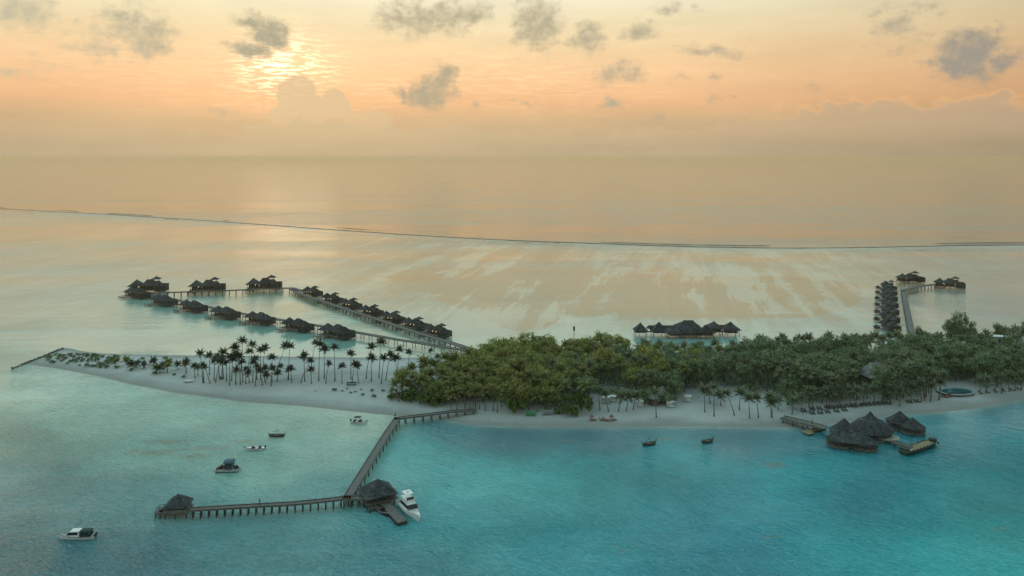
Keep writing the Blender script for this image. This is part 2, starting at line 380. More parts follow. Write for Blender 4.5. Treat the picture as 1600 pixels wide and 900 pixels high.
def inside(px, py, poly):
    r = np.zeros(px.shape, bool); x0, y0 = poly[:, 0], poly[:, 1]; x1, y1 = np.roll(x0, -1), np.roll(y0, -1)
    for a, b, c, d in zip(x0, y0, x1, y1):
        if b == d: continue
        r ^= ((b > py) != (d > py)) & (px < (c - a) * (py - b) / (d - b) + a)
    return r
def dist_poly(px, py, poly):
    best = np.full(px.shape, 1e9); q = np.roll(poly, -1, 0)
    for (a, b), (c, d) in zip(poly, q):
        ex, ey = c - a, d - b; L = ex * ex + ey * ey + 1e-9
        tt = np.clip(((px - a) * ex + (py - b) * ey) / L, 0, 1)
        best = np.minimum(best, np.hypot(px - a - tt * ex, py - b - tt * ey))
    return best
def land(px, py):
    d = dist_poly(px, py, OUT); return np.where(inside(px, py, OUT), d, -d)
def hgt(d): return np.where(d > 0, 1.5 * (1 - np.exp(-np.maximum(d, 0) * .055)), .07 * d)
def ground_z(x, y): return float(hgt(land(np.array([x]), np.array([y])))[0])
def G(x, y):
    """point on the sand seen at photo pixel x, y"""
    z = 1.0
    for _ in range(2):
        p = P(x, y, z); z = max(ground_z(p.x, p.y), 0)
    p = P(x, y, z); p.z = z - .03
    return p

def grid_mesh(name, xs, ys, zf, m):
    XX, YY = np.meshgrid(xs, ys); ZZ = zf(XX, YY); nx, ny = len(xs), len(ys)
    v = np.stack([XX.ravel(), YY.ravel(), ZZ.ravel()], 1)
    i = np.arange(ny - 1)[:, None] * nx + np.arange(nx - 1)[None]; i = i.ravel()
    f = np.stack([i, i + 1, i + nx + 1, i + nx], 1)
    me = bpy.data.meshes.new(name)
    me.vertices.add(len(v)); me.vertices.foreach_set('co', v.ravel().astype(np.float32))
    me.loops.add(f.size); me.loops.foreach_set('vertex_index', f.ravel().astype(np.int32))
    me.polygons.add(len(f)); me.polygons.foreach_set('loop_start', (np.arange(len(f)) * 4).astype(np.int32))
    me.update(calc_edges=True); me.validate()
    me.polygons.foreach_set('use_smooth', [True] * len(me.polygons))
    me.materials.append(m)
    o = bpy.data.objects.new(name, me); COL.objects.link(o)
    return o, XX, YY, ZZ

def sandfn(t, b):
    g = t.n.new('ShaderNodeNewGeometry'); s = t.new('ShaderNodeSeparateXYZ', None, i0=g.outputs['Position'])
    n = t.noise(g.outputs['Position'], .05, 6, .65); n2 = t.noise(g.outputs['Position'], .6, 5, .7)
    c = t.mix(t.rng(n, .35, .65), (.32, .35, .345, 1), (.45, .475, .46, 1))
    c = t.mix(t.rng(n2, .45, .75, 0, .35), c, (.24, .25, .235, 1))
    c = t.mix(t.rng(t.noise(g.outputs['Position'], .22, 4, .6), .55, .72, 0, .3), c, (.26, .27, .25, 1))
    zz = t.m('ADD', s.outputs[2], t.m('MULTIPLY', t.m('SUBTRACT', n2, .5), .25))
    c = t.mix(t.rng(zz, .08, .40, .75, 0), c, (.27, .265, .235, 1))      # wet sand at the waterline
    dry = t.m('MULTIPLY', t.rng(zz, .35, .6), t.rng(zz, .95, 1.25, 1, 0))
    c = t.mix(t.m('MULTIPLY', dry, .5), c, (.58, .60, .575, 1))
    t.put(b, 'Base Color', c)
    bp = t.new('ShaderNodeBump', None, Strength=.6, Distance=.25, Height=n2); t.put(b, 'Normal', bp.outputs[0])
M['sand'] = mat('coral_sand', sandfn, .9, .15)
beach, bx_, by_, bz_ = grid_mesh('beach', np.arange(-330, 560, 2.6), np.arange(235, 445, 2.2),
    lambda X_, Y_: hgt(land(X_, Y_)) + .05 * np.sin(X_ * .21 + Y_ * .13) * np.cos(Y_ * .17 - X_ * .05) * (land(X_, Y_) > 3), M['sand'])
tag(beach, kind='structure')

# ------------------------------------------------------------------ the sea
# colour of the water body over its bed, darkened off the beach for the trees' reflection, and how choppy it is, at points of the lagoon
CP = [(0,255,.06,.10,.10,.3),(800,250,.06,.10,.10,.3),(1600,255,.06,.10,.10,.3),(300,300,.10,.13,.11,.3),(1200,300,.07,.11,.10,.3),(0,318,.08,.12,.11,.3),(800,360,.10,.13,.11,.3),(1500,370,.08,.11,.10,.3),
 (0,345,.26,.30,.24,.15),(0,430,.30,.36,.30,.2),(0,500,.34,.42,.36,.3),(200,380,.28,.33,.26,.12),(450,400,.26,.28,.20,.12),(800,400,.30,.30,.22,.12),(1200,410,.34,.38,.30,.12),(1550,400,.22,.28,.25,.15),
 (150,520,.38,.45,.38,.15),(350,540,.36,.42,.34,.08),(250,480,.22,.40,.36,.08),(380,520,.20,.38,.34,.08),(520,540,.22,.40,.36,.08),(420,480,.26,.36,.28,.08),(640,540,.34,.42,.34,.1),
 (700,450,.32,.32,.22,.1),(800,500,.34,.36,.28,.1),(1000,450,.36,.38,.30,.1),(1100,500,.38,.46,.40,.1),(900,530,.38,.46,.38,.1),(1070,535,.24,.44,.40,.1),(1250,450,.34,.36,.27,.1),(1300,510,.32,.40,.36,.12),
 (1440,500,.30,.36,.31,.12),(1460,470,.26,.32,.27,.12),(1550,480,.17,.25,.25,.15),(1600,440,.17,.24,.24,.15),
 (0,560,.28,.40,.35,.6),(60,600,.34,.48,.42,.5),(0,680,.15,.32,.31,.8),(150,650,.28,.45,.40,.6),(300,650,.28,.45,.40,.5),(450,655,.32,.46,.40,.5),(570,665,.36,.48,.40,.5),(250,700,.20,.40,.37,.7),(420,730,.22,.42,.38,.7),(500,700,.27,.45,.40,.6),
 (60,760,.09,.25,.26,.9),(0,880,.03,.15,.18,1),(200,880,.04,.18,.21,1),(250,780,.10,.28,.28,.9),(400,840,.06,.25,.26,1),(600,880,.05,.25,.27,1),(500,770,.14,.34,.33,.8),(640,700,.20,.42,.39,.7),
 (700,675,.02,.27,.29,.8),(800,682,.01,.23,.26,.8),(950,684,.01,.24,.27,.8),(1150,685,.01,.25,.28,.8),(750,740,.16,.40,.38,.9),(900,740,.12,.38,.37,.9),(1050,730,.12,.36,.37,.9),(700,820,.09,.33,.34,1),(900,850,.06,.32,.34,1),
 (1100,780,.06,.32,.35,.9),(1150,860,.03,.27,.32,1),(1050,900,.04,.29,.33,1),(1250,740,.05,.38,.40,.9),(1350,780,.03,.33,.36,.9),(1330,860,.05,.42,.43,.9),(1500,850,.07,.52,.50,.8),(1600,900,.08,.55,.52,.8),(1550,760,.04,.42,.43,.8),
 (1450,800,.05,.42,.43,.8),(1500,690,.02,.36,.39,.8),(1590,650,.01,.30,.34,.8),(1460,655,.03,.38,.40,.6),(1250,690,.03,.32,.36,.8),(1600,700,.02,.34,.37,.8)]
def _k(x, y):
    if y < 590: return (1, 1, 1, .8)
    if x > 620 and 640 < y < 700: return (.22, .62, .70, .28)  # trees' dark reflection painted into the water colour along the beach
    if x > 1280: return (.28, .88, .96, .8)
    if x > 620: return (.55, 1.16, 1.24, 1.0)
    if y > 735: return (.95, 1.15, 1.2, 1.1)
    return (1.15, 1.2, 1.15, .9)
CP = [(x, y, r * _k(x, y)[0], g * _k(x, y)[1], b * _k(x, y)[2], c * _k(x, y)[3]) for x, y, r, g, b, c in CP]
def body_at(px, py):
    px = np.clip(px, -150, 1750); py = np.clip(py, 250, 930)
    w = np.zeros(px.shape); acc = np.zeros((4,) + px.shape)
    for x, y, r, g, b, c in CP:
        k = 2.2 if y > 560 else 3.2
        d = ((px - x) / 1.6) ** 2 + ((py - y) * k / 1.6) ** 2 + 250; ww = d ** -2.0
        w += ww
        for i, q in enumerate((r, g, b, c)): acc[i] += ww * q
    return acc / w
def grow(a, b, n, p): q = np.linspace(0, 1, n)[1:] ** p; return a + (b - a) * q
xs = np.concatenate([-grow(330, 32000, 40, 4)[::-1], np.arange(-330, 330.1, 3.2), grow(330, 32000, 40, 4)])
ys = np.concatenate([-grow(0, 9000, 8, 3)[::-1], np.arange(0, 140, 20), np.arange(140, 470, 2.2), grow(470, 1500, 90, 1.5), grow(1500, 32000, 50, 3)])
REEF = [(-300,310),(0,326),(130,333),(250,340),(400,350.5),(520,359),(650,368),(780,375),(900,380),(1050,386),(1200,388),(1350,387),(1500,384),(1600,382.5),(1900,380)]
REEFW = np.array([[P(x, y).x, P(x, y).y] for x, y in REEF])
def watfn(t, b):
    g = t.n.new('ShaderNodeNewGeometry'); pos = g.outputs['Position']
    at = t.n.new('ShaderNodeAttribute'); at.attribute_name = 'body'
    ch = t.n.new('ShaderNodeAttribute'); ch.attribute_name = 'chop'
    co = t.n.new('ShaderNodeAttribute'); co.attribute_name = 'coral'
    fl = t.n.new('ShaderNodeAttribute'); fl.attribute_name = 'flat'
    col = at.outputs['Color']
    n1 = t.noise(pos, .018, 5, .6); n2 = t.noise(pos, .12, 4, .6)
    k = t.m('MULTIPLY_ADD', t.m('SUBTRACT', n1, .5), .9, t.m('MULTIPLY_ADD', t.m('SUBTRACT', n2, .5), .35, 1.0))
    col = t.vm('MULTIPLY', col, t.new('ShaderNodeCombineXYZ', None, i0=k, i1=k, i2=k)).outputs[0]
    # sand and weed streaks on the reef flat, running in from the reef
    vr = t.new('ShaderNodeVectorRotate', {'rotation_type': 'Z_AXIS'}, Vector=pos, Angle=rad(12)).outputs[0]
    s1 = t.noise(t.vm('MULTIPLY', vr, (.055, .0062, 1)).outputs[0], 1, 6, .65, .3)
    s2 = t.noise(t.vm('MULTIPLY', pos, (.010, .013, 1)).outputs[0], 1, 5, .6, .4)
    sf = t.m('ADD', t.m('MULTIPLY', s1, .62), t.m('MULTIPLY', s2, .38))
    gd = t.n.new('ShaderNodeAttribute'); gd.attribute_name = 'gold'
    weed = t.m('MULTIPLY', t.rng(sf, .485, .56), fl.outputs['Fac'])
    col = t.mix(t.m('MULTIPLY', weed, .62), col, (.25, .16, .06, 1))
    gm = t.m('MULTIPLY', t.rng(t.m('ADD', gd.outputs['Fac'], t.m('MULTIPLY', t.m('SUBTRACT', s2, .5), 1.3)), .35, .65), .85)
    col = t.mix(gm, col, (.31, .215, .095, 1))
    pale = t.m('MULTIPLY', t.rng(sf, .485, .43), fl.outputs['Fac'])
    col = t.mix(t.m('MULTIPLY', pale, .55), col, (.50, .58, .50, 1))
    cn = t.noise(t.vm('MULTIPLY', pos, (.35, .35, 1)).outputs[0], 1, 5, .7)
    col = t.mix(t.m('MULTIPLY', t.rng(t.m('MULTIPLY', co.outputs['Fac'], t.m('MULTIPLY', cn, 1.8)), .35, .95), .5), col, (.26, .19, .12, 1))
    t.put(b, 'Base Color', col)
    sy = t.new('ShaderNodeSeparateXYZ', None, i0=pos); t.put(b, 'IOR', t.rng(sy.outputs[1], 320, 400, 1.55, 1.36)); b.inputs['Specular IOR Level'].default_value = .5
    c = ch.outputs['Fac']
    t.put(b, 'Roughness', t.m('MULTIPLY_ADD', c, .03, .05))
    wv = t.new('ShaderNodeVectorRotate', {'rotation_type': 'Z_AXIS'}, Vector=pos, Angle=rad(38)).outputs[0]
    a1 = t.noise(t.vm('MULTIPLY', wv, (.09, .26, 1)).outputs[0], 1, 3, .55, .3)
    a2 = t.noise(t.vm('MULTIPLY', wv, (.5, 1.4, 1)).outputs[0], 1, 3, .6, .3)
    wv2 = t.new('ShaderNodeVectorRotate', {'rotation_type': 'Z_AXIS'}, Vector=pos, Angle=rad(5)).outputs[0]
    a3 = t.noise(t.vm('MULTIPLY', wv2, (.32, .95, 1)).outputs[0], 1, 3, .6, .3)
    patch = t.rng(t.noise(pos, .013, 3, .6), .35, .65, .55, 1.25)
    hh = t.m('ADD', t.m('MULTIPLY', a1, 1.15), t.m('ADD', t.m('MULTIPLY', a2, .62), t.m('MULTIPLY', a3, .62)))
    slick = t.rng(t.noise(t.vm('MULTIPLY', pos, (.0007, .006, 1)).outputs[0], 1, 5, .65, .3), .38, .62, .35, 1.5)
    hh = t.m('MULTIPLY', t.m('MULTIPLY', hh, c), t.m('MULTIPLY', patch, slick))
    bp = t.new('ShaderNodeBump', None, Strength=1.0, Distance=1.9, Height=hh); t.put(b, 'Normal', bp.outputs[0])
M['water'] = mat('sea_water', watfn, .08, .5)
sea, sx_, sy_, sz_ = grid_mesh('sea', xs, ys, lambda a, b: a * 0, M['water'])
tag(sea, kind='structure')
fx, fy = sx_.ravel(), sy_.ravel()
yy = np.maximum(fy, 60.0)
ppx = 800 + F * fx / yy; ppy = HY + F * H / yy
bd = body_at(ppx, ppy)
ld = land(fx, fy)
ry_ = np.interp(fx, REEFW[:, 0], REEFW[:, 1], left=REEFW[0, 1] + 200, right=REEFW[-1, 1])
# outside the reef: deep water
outr = 1 / (1 + np.exp(-(fy - ry_) / 12))
for i, q in enumerate((.11, .11, .085)): bd[i] = bd[i] * (1 - outr) + q * outr
bd[3] = bd[3] * (1 - outr) + .12 * outr
# a pale sandy margin along the shore
sh = np.exp(np.minimum(ld, 0) / 2.2) * (ld < 3)
shb = np.where(fy < 330, 1.0, 1.0) * sh
for i, q in enumerate((.40, .46, .42)): bd[i] = bd[i] * (1 - shb * .8) + q * shb * .8
me = sea.data
ca = me.attributes.new('body', 'FLOAT_COLOR', 'POINT'); ca.data.foreach_set('color', np.stack([bd[0], bd[1], bd[2], np.ones_like(fx)], 1).ravel().astype(np.float32))
c2 = me.attributes.new('chop', 'FLOAT', 'POINT'); c2.data.foreach_set('value', bd[3].astype(np.float32))
cor = np.zeros_like(fx)
for x, y, wx, wy in [(240,708,55,7),(300,713,40,7),(205,707,16,4),(450,728,0,0),(320,700,60,6),(380,690,40,5),(500,712,14,4),(806,680,12,4),(862,681,12,4),(884,688,20,4),(1040,686,24,5),(975,862,16,5),(1567,827,22,6),(1540,846,10,4),(1205,838,20,7),(700,796,12,3),(1210,727,30,10),(260,690,50,6)]:
    if wx: cor = np.maximum(cor, np.exp(-((ppx - x) / wx) ** 2 - ((ppy - y) / wy) ** 2))
c3 = me.attributes.new('coral', 'FLOAT', 'POINT'); c3.data.foreach_set('value', cor.astype(np.float32))
flat = (1 - outr) * np.clip((fy - 375) / 60, 0, 1) * np.clip((ppx - 350) / 300, .25, 1) * np.where(ppx > 1250, np.clip((1560 - ppx) / 300, .15, 1), 1)
c4 = me.attributes.new('flat', 'FLOAT', 'POINT'); c4.data.foreach_set('value', flat.astype(np.float32))

GP = np.array([(560,420),(640,450),(700,475),(760,502),(800,519),(850,516),(880,499),(960,491),(1060,494),(1170,499),(1260,496),(1320,485),(1350,468),(1340,442),(1200,428),(900,425),(700,415)], float)
gi = inside(ppx, ppy, GP); gdist = dist_poly(ppx, ppy * 1.0, GP)
gold = np.clip(.5 + np.where(gi, gdist, -gdist) / 14, 0, 1) * (fy > 200)
c5 = me.attributes.new('gold', 'FLOAT', 'POINT'); c5.data.foreach_set('value', gold.astype(np.float32))

# ------------------------------------------------------------------ surf on the reef edge
def resample(pts, step):
    out = []
    for (x0, y0), (x1, y1) in zip(pts[:-1], pts[1:]):
        L = math.hypot(x1 - x0, y1 - y0); n = max(1, int(L / step))
        for k in range(n): out.append((x0 + (x1 - x0) * k / n, y0 + (y1 - y0) * k / n))
    out.append(tuple(pts[-1])); return out
RP = resample([tuple(p) for p in smooth_poly(REEFW, 1)[1:-3]], 4.0)
def surf_ribbon(name, off, hmax, wid, m, seed, thr, label_kind='stuff', zb=.02):
    mb = MB(); prof = [(0, 0), (.18, .75), (.32, 1.0), (.45, .85), (.62, .35), (1, 0)]
    seg = []
    for i, (x, y) in enumerate(RP):
        n = mnoise.fractal(Vector((i * .035, seed, 0)), 1, 2, 4) ; n2 = mnoise.noise(Vector((i * .35, seed + 5, 0)))
        a = max(0.0, min(1.0, (n - thr) * 3)) * (.75 + .4 * n2)
        w = wid * (.4 + .7 * a + .25 * n2)
        oy = off + 7 * mnoise.noise(Vector((i * .02, seed + 9, 0)))
        if a > .03: seg.append([(x + oy * .15, y + oy - w * q, zb + hmax * a * z) for q, z in prof])
        elif seg:
            if len(seg) > 2: mb_add(mb, seg)
            seg = []
    if len(seg) > 2: mb_add(mb, seg)
    o = mb.build(name, m, smooth=True); tag(o, kind=label_kind); return o
def mb_add(mb, seg):
    o = len(mb.v); n = len(seg[0])
    for s_ in seg: mb.v += s_
    for i in range(len(seg) - 1):
        for k in range(n - 1): mb.f.append((o + i * n + k, o + i * n + k + 1, o + (i + 1) * n + k + 1, o + (i + 1) * n + k))
M['swell'] = mat('swell_water', blotch((.06, .05, .038), (.10, .085, .06), .08, 3), .85, .1)
M['foam'] = mat('foam', blotch((.62, .56, .46), (.78, .72, .60), .3, 4), .8, .2)
surf_ribbon('breaking_swell', 2, .5, 3.2, M['swell'], 3.1, -.75)
surf_ribbon('breaking_swell', 22, .45, 3, M['swell'], 7.7, .0)
surf_ribbon('surf_foam', -4, .3, 4.5, M['foam'], 3.1, -.35)
surf_ribbon('surf_foam', -13, .2, 5, M['foam'], 12.3, .02)
surf_ribbon('surf_foam', -30, .15, 4, M['foam'], 22.3, .08)

# ------------------------------------------------------------------ haze over the sea
def haze():
    mb = MB(); mb.box(-33000, 33000, -9500, 33000, -1.5, H + 5)
    m = bpy.data.materials.new('haze_air'); m.use_nodes = True; m.node_tree.nodes.clear()
    t = NT(m.node_tree); o = t.n.new('ShaderNodeOutputMaterial')
    v = t.new('ShaderNodeVolumePrincipled'); v.inputs['Color'].default_value = HAZE_COL; v.inputs['Density'].default_value = HAZE_D; v.inputs['Anisotropy'].default_value = .75
    t.l.new(v.outputs[0], o.inputs['Volume'])
    h = mb.build('haze', m); tag(h, kind='stuff'); return h
HAZE_D = 9e-5; HAZE_COL = (1.0, .77, .53, 1)
haze()

# ------------------------------------------------------------------ over-water villas
ORD = ['first', 'second', 'third', 'fourth', 'fifth', 'sixth', 'seventh', 'eighth', 'ninth', 'tenth']
def local(root):
    """maps world ground points into a thing's own axes"""
    a = -root.rotation_euler.z; c, s_ = math.cos(a), math.sin(a)
    return lambda p: Vector(((p.x - root.location.x) * c - (p.y - root.location.y) * s_, (p.x - root.location.x) * s_ + (p.y - root.location.y) * c, p.z))
def one(fn, name, m, parent, *a, **k):
    mb = MB(); fn(mb, *a, **k); return mb.build(name, m, parent)
def piles(parent, pts, z1, r=.16, z0=-1.2, m=None, name='pile'):
    for x, y in pts:
        MB().cyl(x, y, z0, z1, r, 6).build(name, m or M['pile'], parent)
def plank_box(x0, x1, y0, y1, z0, z1): return MB().box(x0, x1, y0, y1, z0, z1)
def rail(mb, pts, z, h=.95, step=2.0):
    for a, b in zip(pts[:-1], pts[1:]):
        a = Vector((*a, z)); b = Vector((*b, z)); n = max(1, int((b - a).length / step))
        for i in range(n + 1):
            p = a + (b - a) * i / n; mb.box(p.x - .05, p.x + .05, p.y - .05, p.y + .05, z, z + h)
        up = Vector((0, 0, h)); mb.bar(a + up, b + up, .1, .08); mb.bar(a + up * .5, b + up * .5, .05, .05)

def make_villa(kind):
    """kind 0: villa of the front row, 1: large villa with lookout tower, 2: smaller villa with lookout tower"""
    W_ = empty('water_villa', (0, 0, 0))
    s_ = 1.0
    d = MB(); d.box(-8.6, 9.2, -2.8, 4.6, 1.35, 1.62); d.box(-8.9, -2.4, -3.6, -2.8, 1.35, 1.60)
    d.build('deck', M['deckwood'], W_)
    # open living pavilion on the left
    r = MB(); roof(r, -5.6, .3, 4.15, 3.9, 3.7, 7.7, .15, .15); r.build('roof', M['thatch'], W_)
    for x in (-8.3, -5.6, -2.9):
        for y in (-2.2, 2.8): MB().cyl(x, y, 1.6, 4.4, .13, 6).build('post', M['wood'], W_)
    w = MB(); w.box(-7.9, -3.2, 1.6, 3.0, 1.6, 4.1); w.box(-8.0, -7.7, -.4, 1.6, 1.6, 3.3); w.build('wall', M['darkwood'], W_)
    q = MB(); q.box(-7.3, -4.6, .4, 1.4, 1.62, 2.1); q.box(-7.3, -4.6, 1.4, 1.6, 1.62, 2.6); q.build('daybed', M['palewall'], W_)
    # bedroom house in the middle
    w = MB(); w.box(-1.9, 3.3, -1.2, 4.0, 1.6, 4.3); wall = w.build('wall', M['wood'], W_)
    for x in (-1.1, .7, 2.4):
        MB().box(x - .62, x + .62, -1.26, -1.19, 1.75, 3.9).build('window', M['boatglass'], W_)
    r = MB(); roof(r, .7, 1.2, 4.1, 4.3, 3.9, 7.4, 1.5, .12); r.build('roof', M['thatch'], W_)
    for x in (-2.8, .6, 4.0): MB().cyl(x, -2.3, 1.6, 4.2, .12, 6).build('post', M['wood'], W_)
    # link roof and bathing enclosure on the right
    r = MB(); roof(r, 4.6, 1.5, 3.9, 2.6, 3.0, 6.4, .9, .1); r.build('roof', M['thatch'], W_)
    b = MB(); x0, x1, y0, y1 = 4.4, 9.6, -3.4, 3.9; th = .25
    b.box(x0, x1, y0, y0 + th, .7, 4.5); b.box(x0, x1, y1 - th, y1, .7, 4.5); b.box(x0, x0 + th, y0 + th, y1 - th, .7, 4.5); b.box(x1 - th, x1, y0 + th, y1 - th, .7, 4.5)
    b.box(x0 + th, x1 - th, y0 + th, y1 - th, .9, 1.2)
    b.build('bath_enclosure', M['thatch'], W_)
    c = MB(); c.box(x0 - .05, x1 + .05, y0 - .05, y0 + .15, 4.5, 4.62); c.box(x0 - .05, x1 + .05, y1 - .15, y1 + .05, 4.5, 4.62); c.box(x1 - .15, x1 + .05, y0 + .15, y1 - .15, 4.5, 4.62); c.box(x0 - .05, x0 + .15, y0 + .15, y1 - .15, 4.5, 4.62)
    c.build('wall_coping', M['wood'], W_)
    if kind >= 1:
        tw = MB(); tw.box(2.9, 5.5, -.9, 1.7, 4.0, 6.3); tw.build('tower', M['wood'], W_)
        for x in (2.95, 5.45):
            for y in (-.85, 1.65): MB().cyl(x, y, 6.3, 8.1, .09, 5).build('post', M['wood'], W_)
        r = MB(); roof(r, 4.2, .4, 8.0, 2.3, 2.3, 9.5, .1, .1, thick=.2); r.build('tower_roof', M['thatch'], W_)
    # lower swimming deck and steps
    l = MB(); l.box(-9.0, -4.2, -6.6, -3.8, .62, .80); l.build('swim_deck', M['deckwood'], W_)
    rr = MB(); rail(rr, [(-8.9, -3.9), (-8.9, -6.5), (-4.3, -6.5), (-4.3, -4.6)], .8, .8, 1.3); rr.build('railing', M['wood'], W_)
    st = MB()
    for k in range(4): st.box(-3.9, -2.8, -4.5 + k * .4, -4.12 + k * .4, .62 + k * .25, .74 + k * .25)
    st.build('steps', M['deckwood'], W_)
    pts = [(x, y) for x in (-8.2, -5.4, -2.4, .8, 3.9, 6.6, 9.2) for y in (-2.5, 3.8)] + [(-8.7, -6.3), (-4.5, -6.3)]
    piles(W_, pts, 1.36)
    if kind == 2:
        for x in (-4.6, -1.2, 1.8):
            MB().cyl(x, -2.2, 3.55, 3.85, .16, 6).build('lamp', M['lamp'], W_)
    else:
        MB().cyl(-4.0, -1.9, 3.5, 3.8, .14, 6).build('lamp', M['lamp'], W_)
    return W_
VA, VB, VC = make_villa(0), make_villa(1), make_villa(2)
used = set()
def put_villa(proto, p, rz, sc, label, group):
    if proto.name in used: return dup(proto, p, rz, sc, label, group)
    used.add(proto.name); proto.location = p; proto.rotation_euler.z = rz; proto.scale = (sc,) * 3
    return tag(proto, label, 'villa', group)
for o in (VA, VB, VC): o['category'] = 'villa'
front = [(213, 465.5, .98), (254, 477, .95), (300, 486.5, .95), (350.5, 497, .95), (404.5, 506, .93), (463, 516.5, .93), (524.5, 527.5, .98)]
for i, (x, y, s_) in enumerate(front):
    put_villa(VA, P(x, y), rad(-30), s_, ('leftmost low thatched villa of the near row, at the left tip of the boardwalks', 'low thatched water villa second from the left in the near row', 'low thatched water villa third from the left in the near row',
        'low thatched water villa in the middle of the near row of seven', 'low thatched water villa fifth from the left in the near row', 'low thatched water villa sixth from the left in the near row, next to the last',
        'rightmost thatched water villa of the near row, beside the open boardwalk')[i], 'water villas of the near row')
back = [(231, 456.5, 1.25, 'large thatched villa with lookout tower directly behind the leftmost near villa'), (323, 456, 1.18, 'large thatched villa with lookout tower in the middle of the far boardwalk'), (412, 453, 1.2, 'large thatched villa with lookout tower at the right end of the far boardwalk')]
for x, y, s_, lb in back: put_villa(VB, P(x, y), rad(8), s_, lb, 'large villas along the far boardwalk')
diag = [(487, 462), (518, 473), (546.5, 482), (579, 493), (612, 503.5), (647, 514), (682, 525)]
for i, (x, y) in enumerate(diag):
    put_villa(VC, P(x, y), rad(-40), .82, f'thatched villa with small lookout tower, {ORD[i]} from the left in the slanting row' if i not in (0, 6) else
        ('thatched towered villa at the upper left start of the slanting row' if i == 0 else 'thatched towered villa at the lower right end of the slanting row'), 'towered villas along the slanting boardwalk')
put_villa(VB, P(1422, 441.5), rad(6), .98, 'thatched villa with lookout tower at the far head of the right boardwalk', 'pair of far villas by the right boardwalk')
put_villa(VB, P(1483, 450), rad(-22), .98, 'thatched villa with lookout tower farthest right, off the right boardwalk', 'pair of far villas by the right boardwalk')

# villas in line behind the forest on the right: each with a small pavilion on its left
def make_line_villa():
    W_ = empty('lagoon_villa', (0, 0, 0)); W_['category'] = 'villa'
    MB().box(-3.8, 3.6, -7.0, 7.5, 1.35, 1.6).build('deck', M['deckwood'], W_)
    r = MB(); roof(r, -.2, 3.0, 3.6, 3.9, 4.0, 7.4, .12, 1.6); r.build('roof', M['thatch'], W_)
    r = MB(); roof(r, .1, -2.6, 3.5, 3.5, 3.4, 6.6, .12, 1.0); r.build('roof', M['thatch'], W_)
    MB().box(-2.6, 2.4, -5.0, 5.8, 1.6, 4.2).build('wall', M['wood'], W_)
    b = MB(); b.box(-3.4, 3.4, -8.8, -8.55, .6, 4.2); b.box(-3.4, -3.15, -8.55, -5.0, .6, 4.2); b.box(3.15, 3.4, -8.55, -5.0, .6, 4.2); b.build('bath_enclosure', M['thatch'], W_)
    MB().box(2.6, 4.8, .2, 2.4, 1.6, 6.0).build('tower', M['wood'], W_)
    r = MB(); roof(r, 3.7, 1.3, 7.2, 2.2, 2.2, 8.8, .1, .1, thick=.2); r.build('tower_roof', M['thatch'], W_)
    for x, y in ((2.75, .35), (4.65, .35), (2.75, 2.25), (4.65, 2.25)): MB().cyl(x, y, 6, 7.3, .09, 5).build('post', M['wood'], W_)
    # pavilion
    r = MB(); roof(r, -8.7, 0, 2.0, 1.7, 2.1, 3.6, .5, .1, thick=.25); r.build('pavilion_roof', M['thatch'], W_)
    p = MB(); p.box(-10, -6.6, -1.6, 1.6, .9, 1.1); p.box(-6.6, -3.8, -.5, .5, 1.0, 1.2); p.build('pavilion_deck', M['deckwood'], W_)
    w = MB(); w.box(-9.7, -6.9, .9, 1.3, 1.1, 2.9); w.box(-9.7, -9.4, -1.2, .9, 1.1, 2.4); w.build('pavilion_wall', M['wood'], W_)
    piles(W_, [(-9.6, -1.3), (-9.6, 1.3), (-7, -1.3), (-7, 1.3)], 2.7, .12)
    piles(W_, [(x, y) for x in (-3.3, 3.1) for y in (-6.6, -2, 2.4, 7)], 1.36)
    # footbridge to the boardwalk
    MB().box(3.6, 12.6, 5.4, 6.4, 1.5, 1.66).build('footbridge', M['deckwood'], W_)
    piles(W_, [(5.6, 5.9), (8.2, 5.9), (10.8, 5.9)], 1.5, .13)
    return W_
VL = make_line_villa()
line = [(1387.5, 452), (1387.5, 460), (1387.5, 469), (1388, 479), (1388.5, 490), (1389, 502), (1390, 515)]
for i, (x, y) in enumerate(line):
    lb = ('farthest small-pavilion villa at the head of the line behind the forest' if i == 0 else 'nearest villa of the line, half hidden by the forest canopy' if i == 6 else
          f'thatched villa with its own small pavilion, {ORD[i]} from the far end of the receding line')
    put_villa(VL, P(x, y), rad(0), .79, lb, 'villas in the receding line on the right')

for o in COL.objects:
    if o.get('category') == 'villa': o.scale.z *= .88
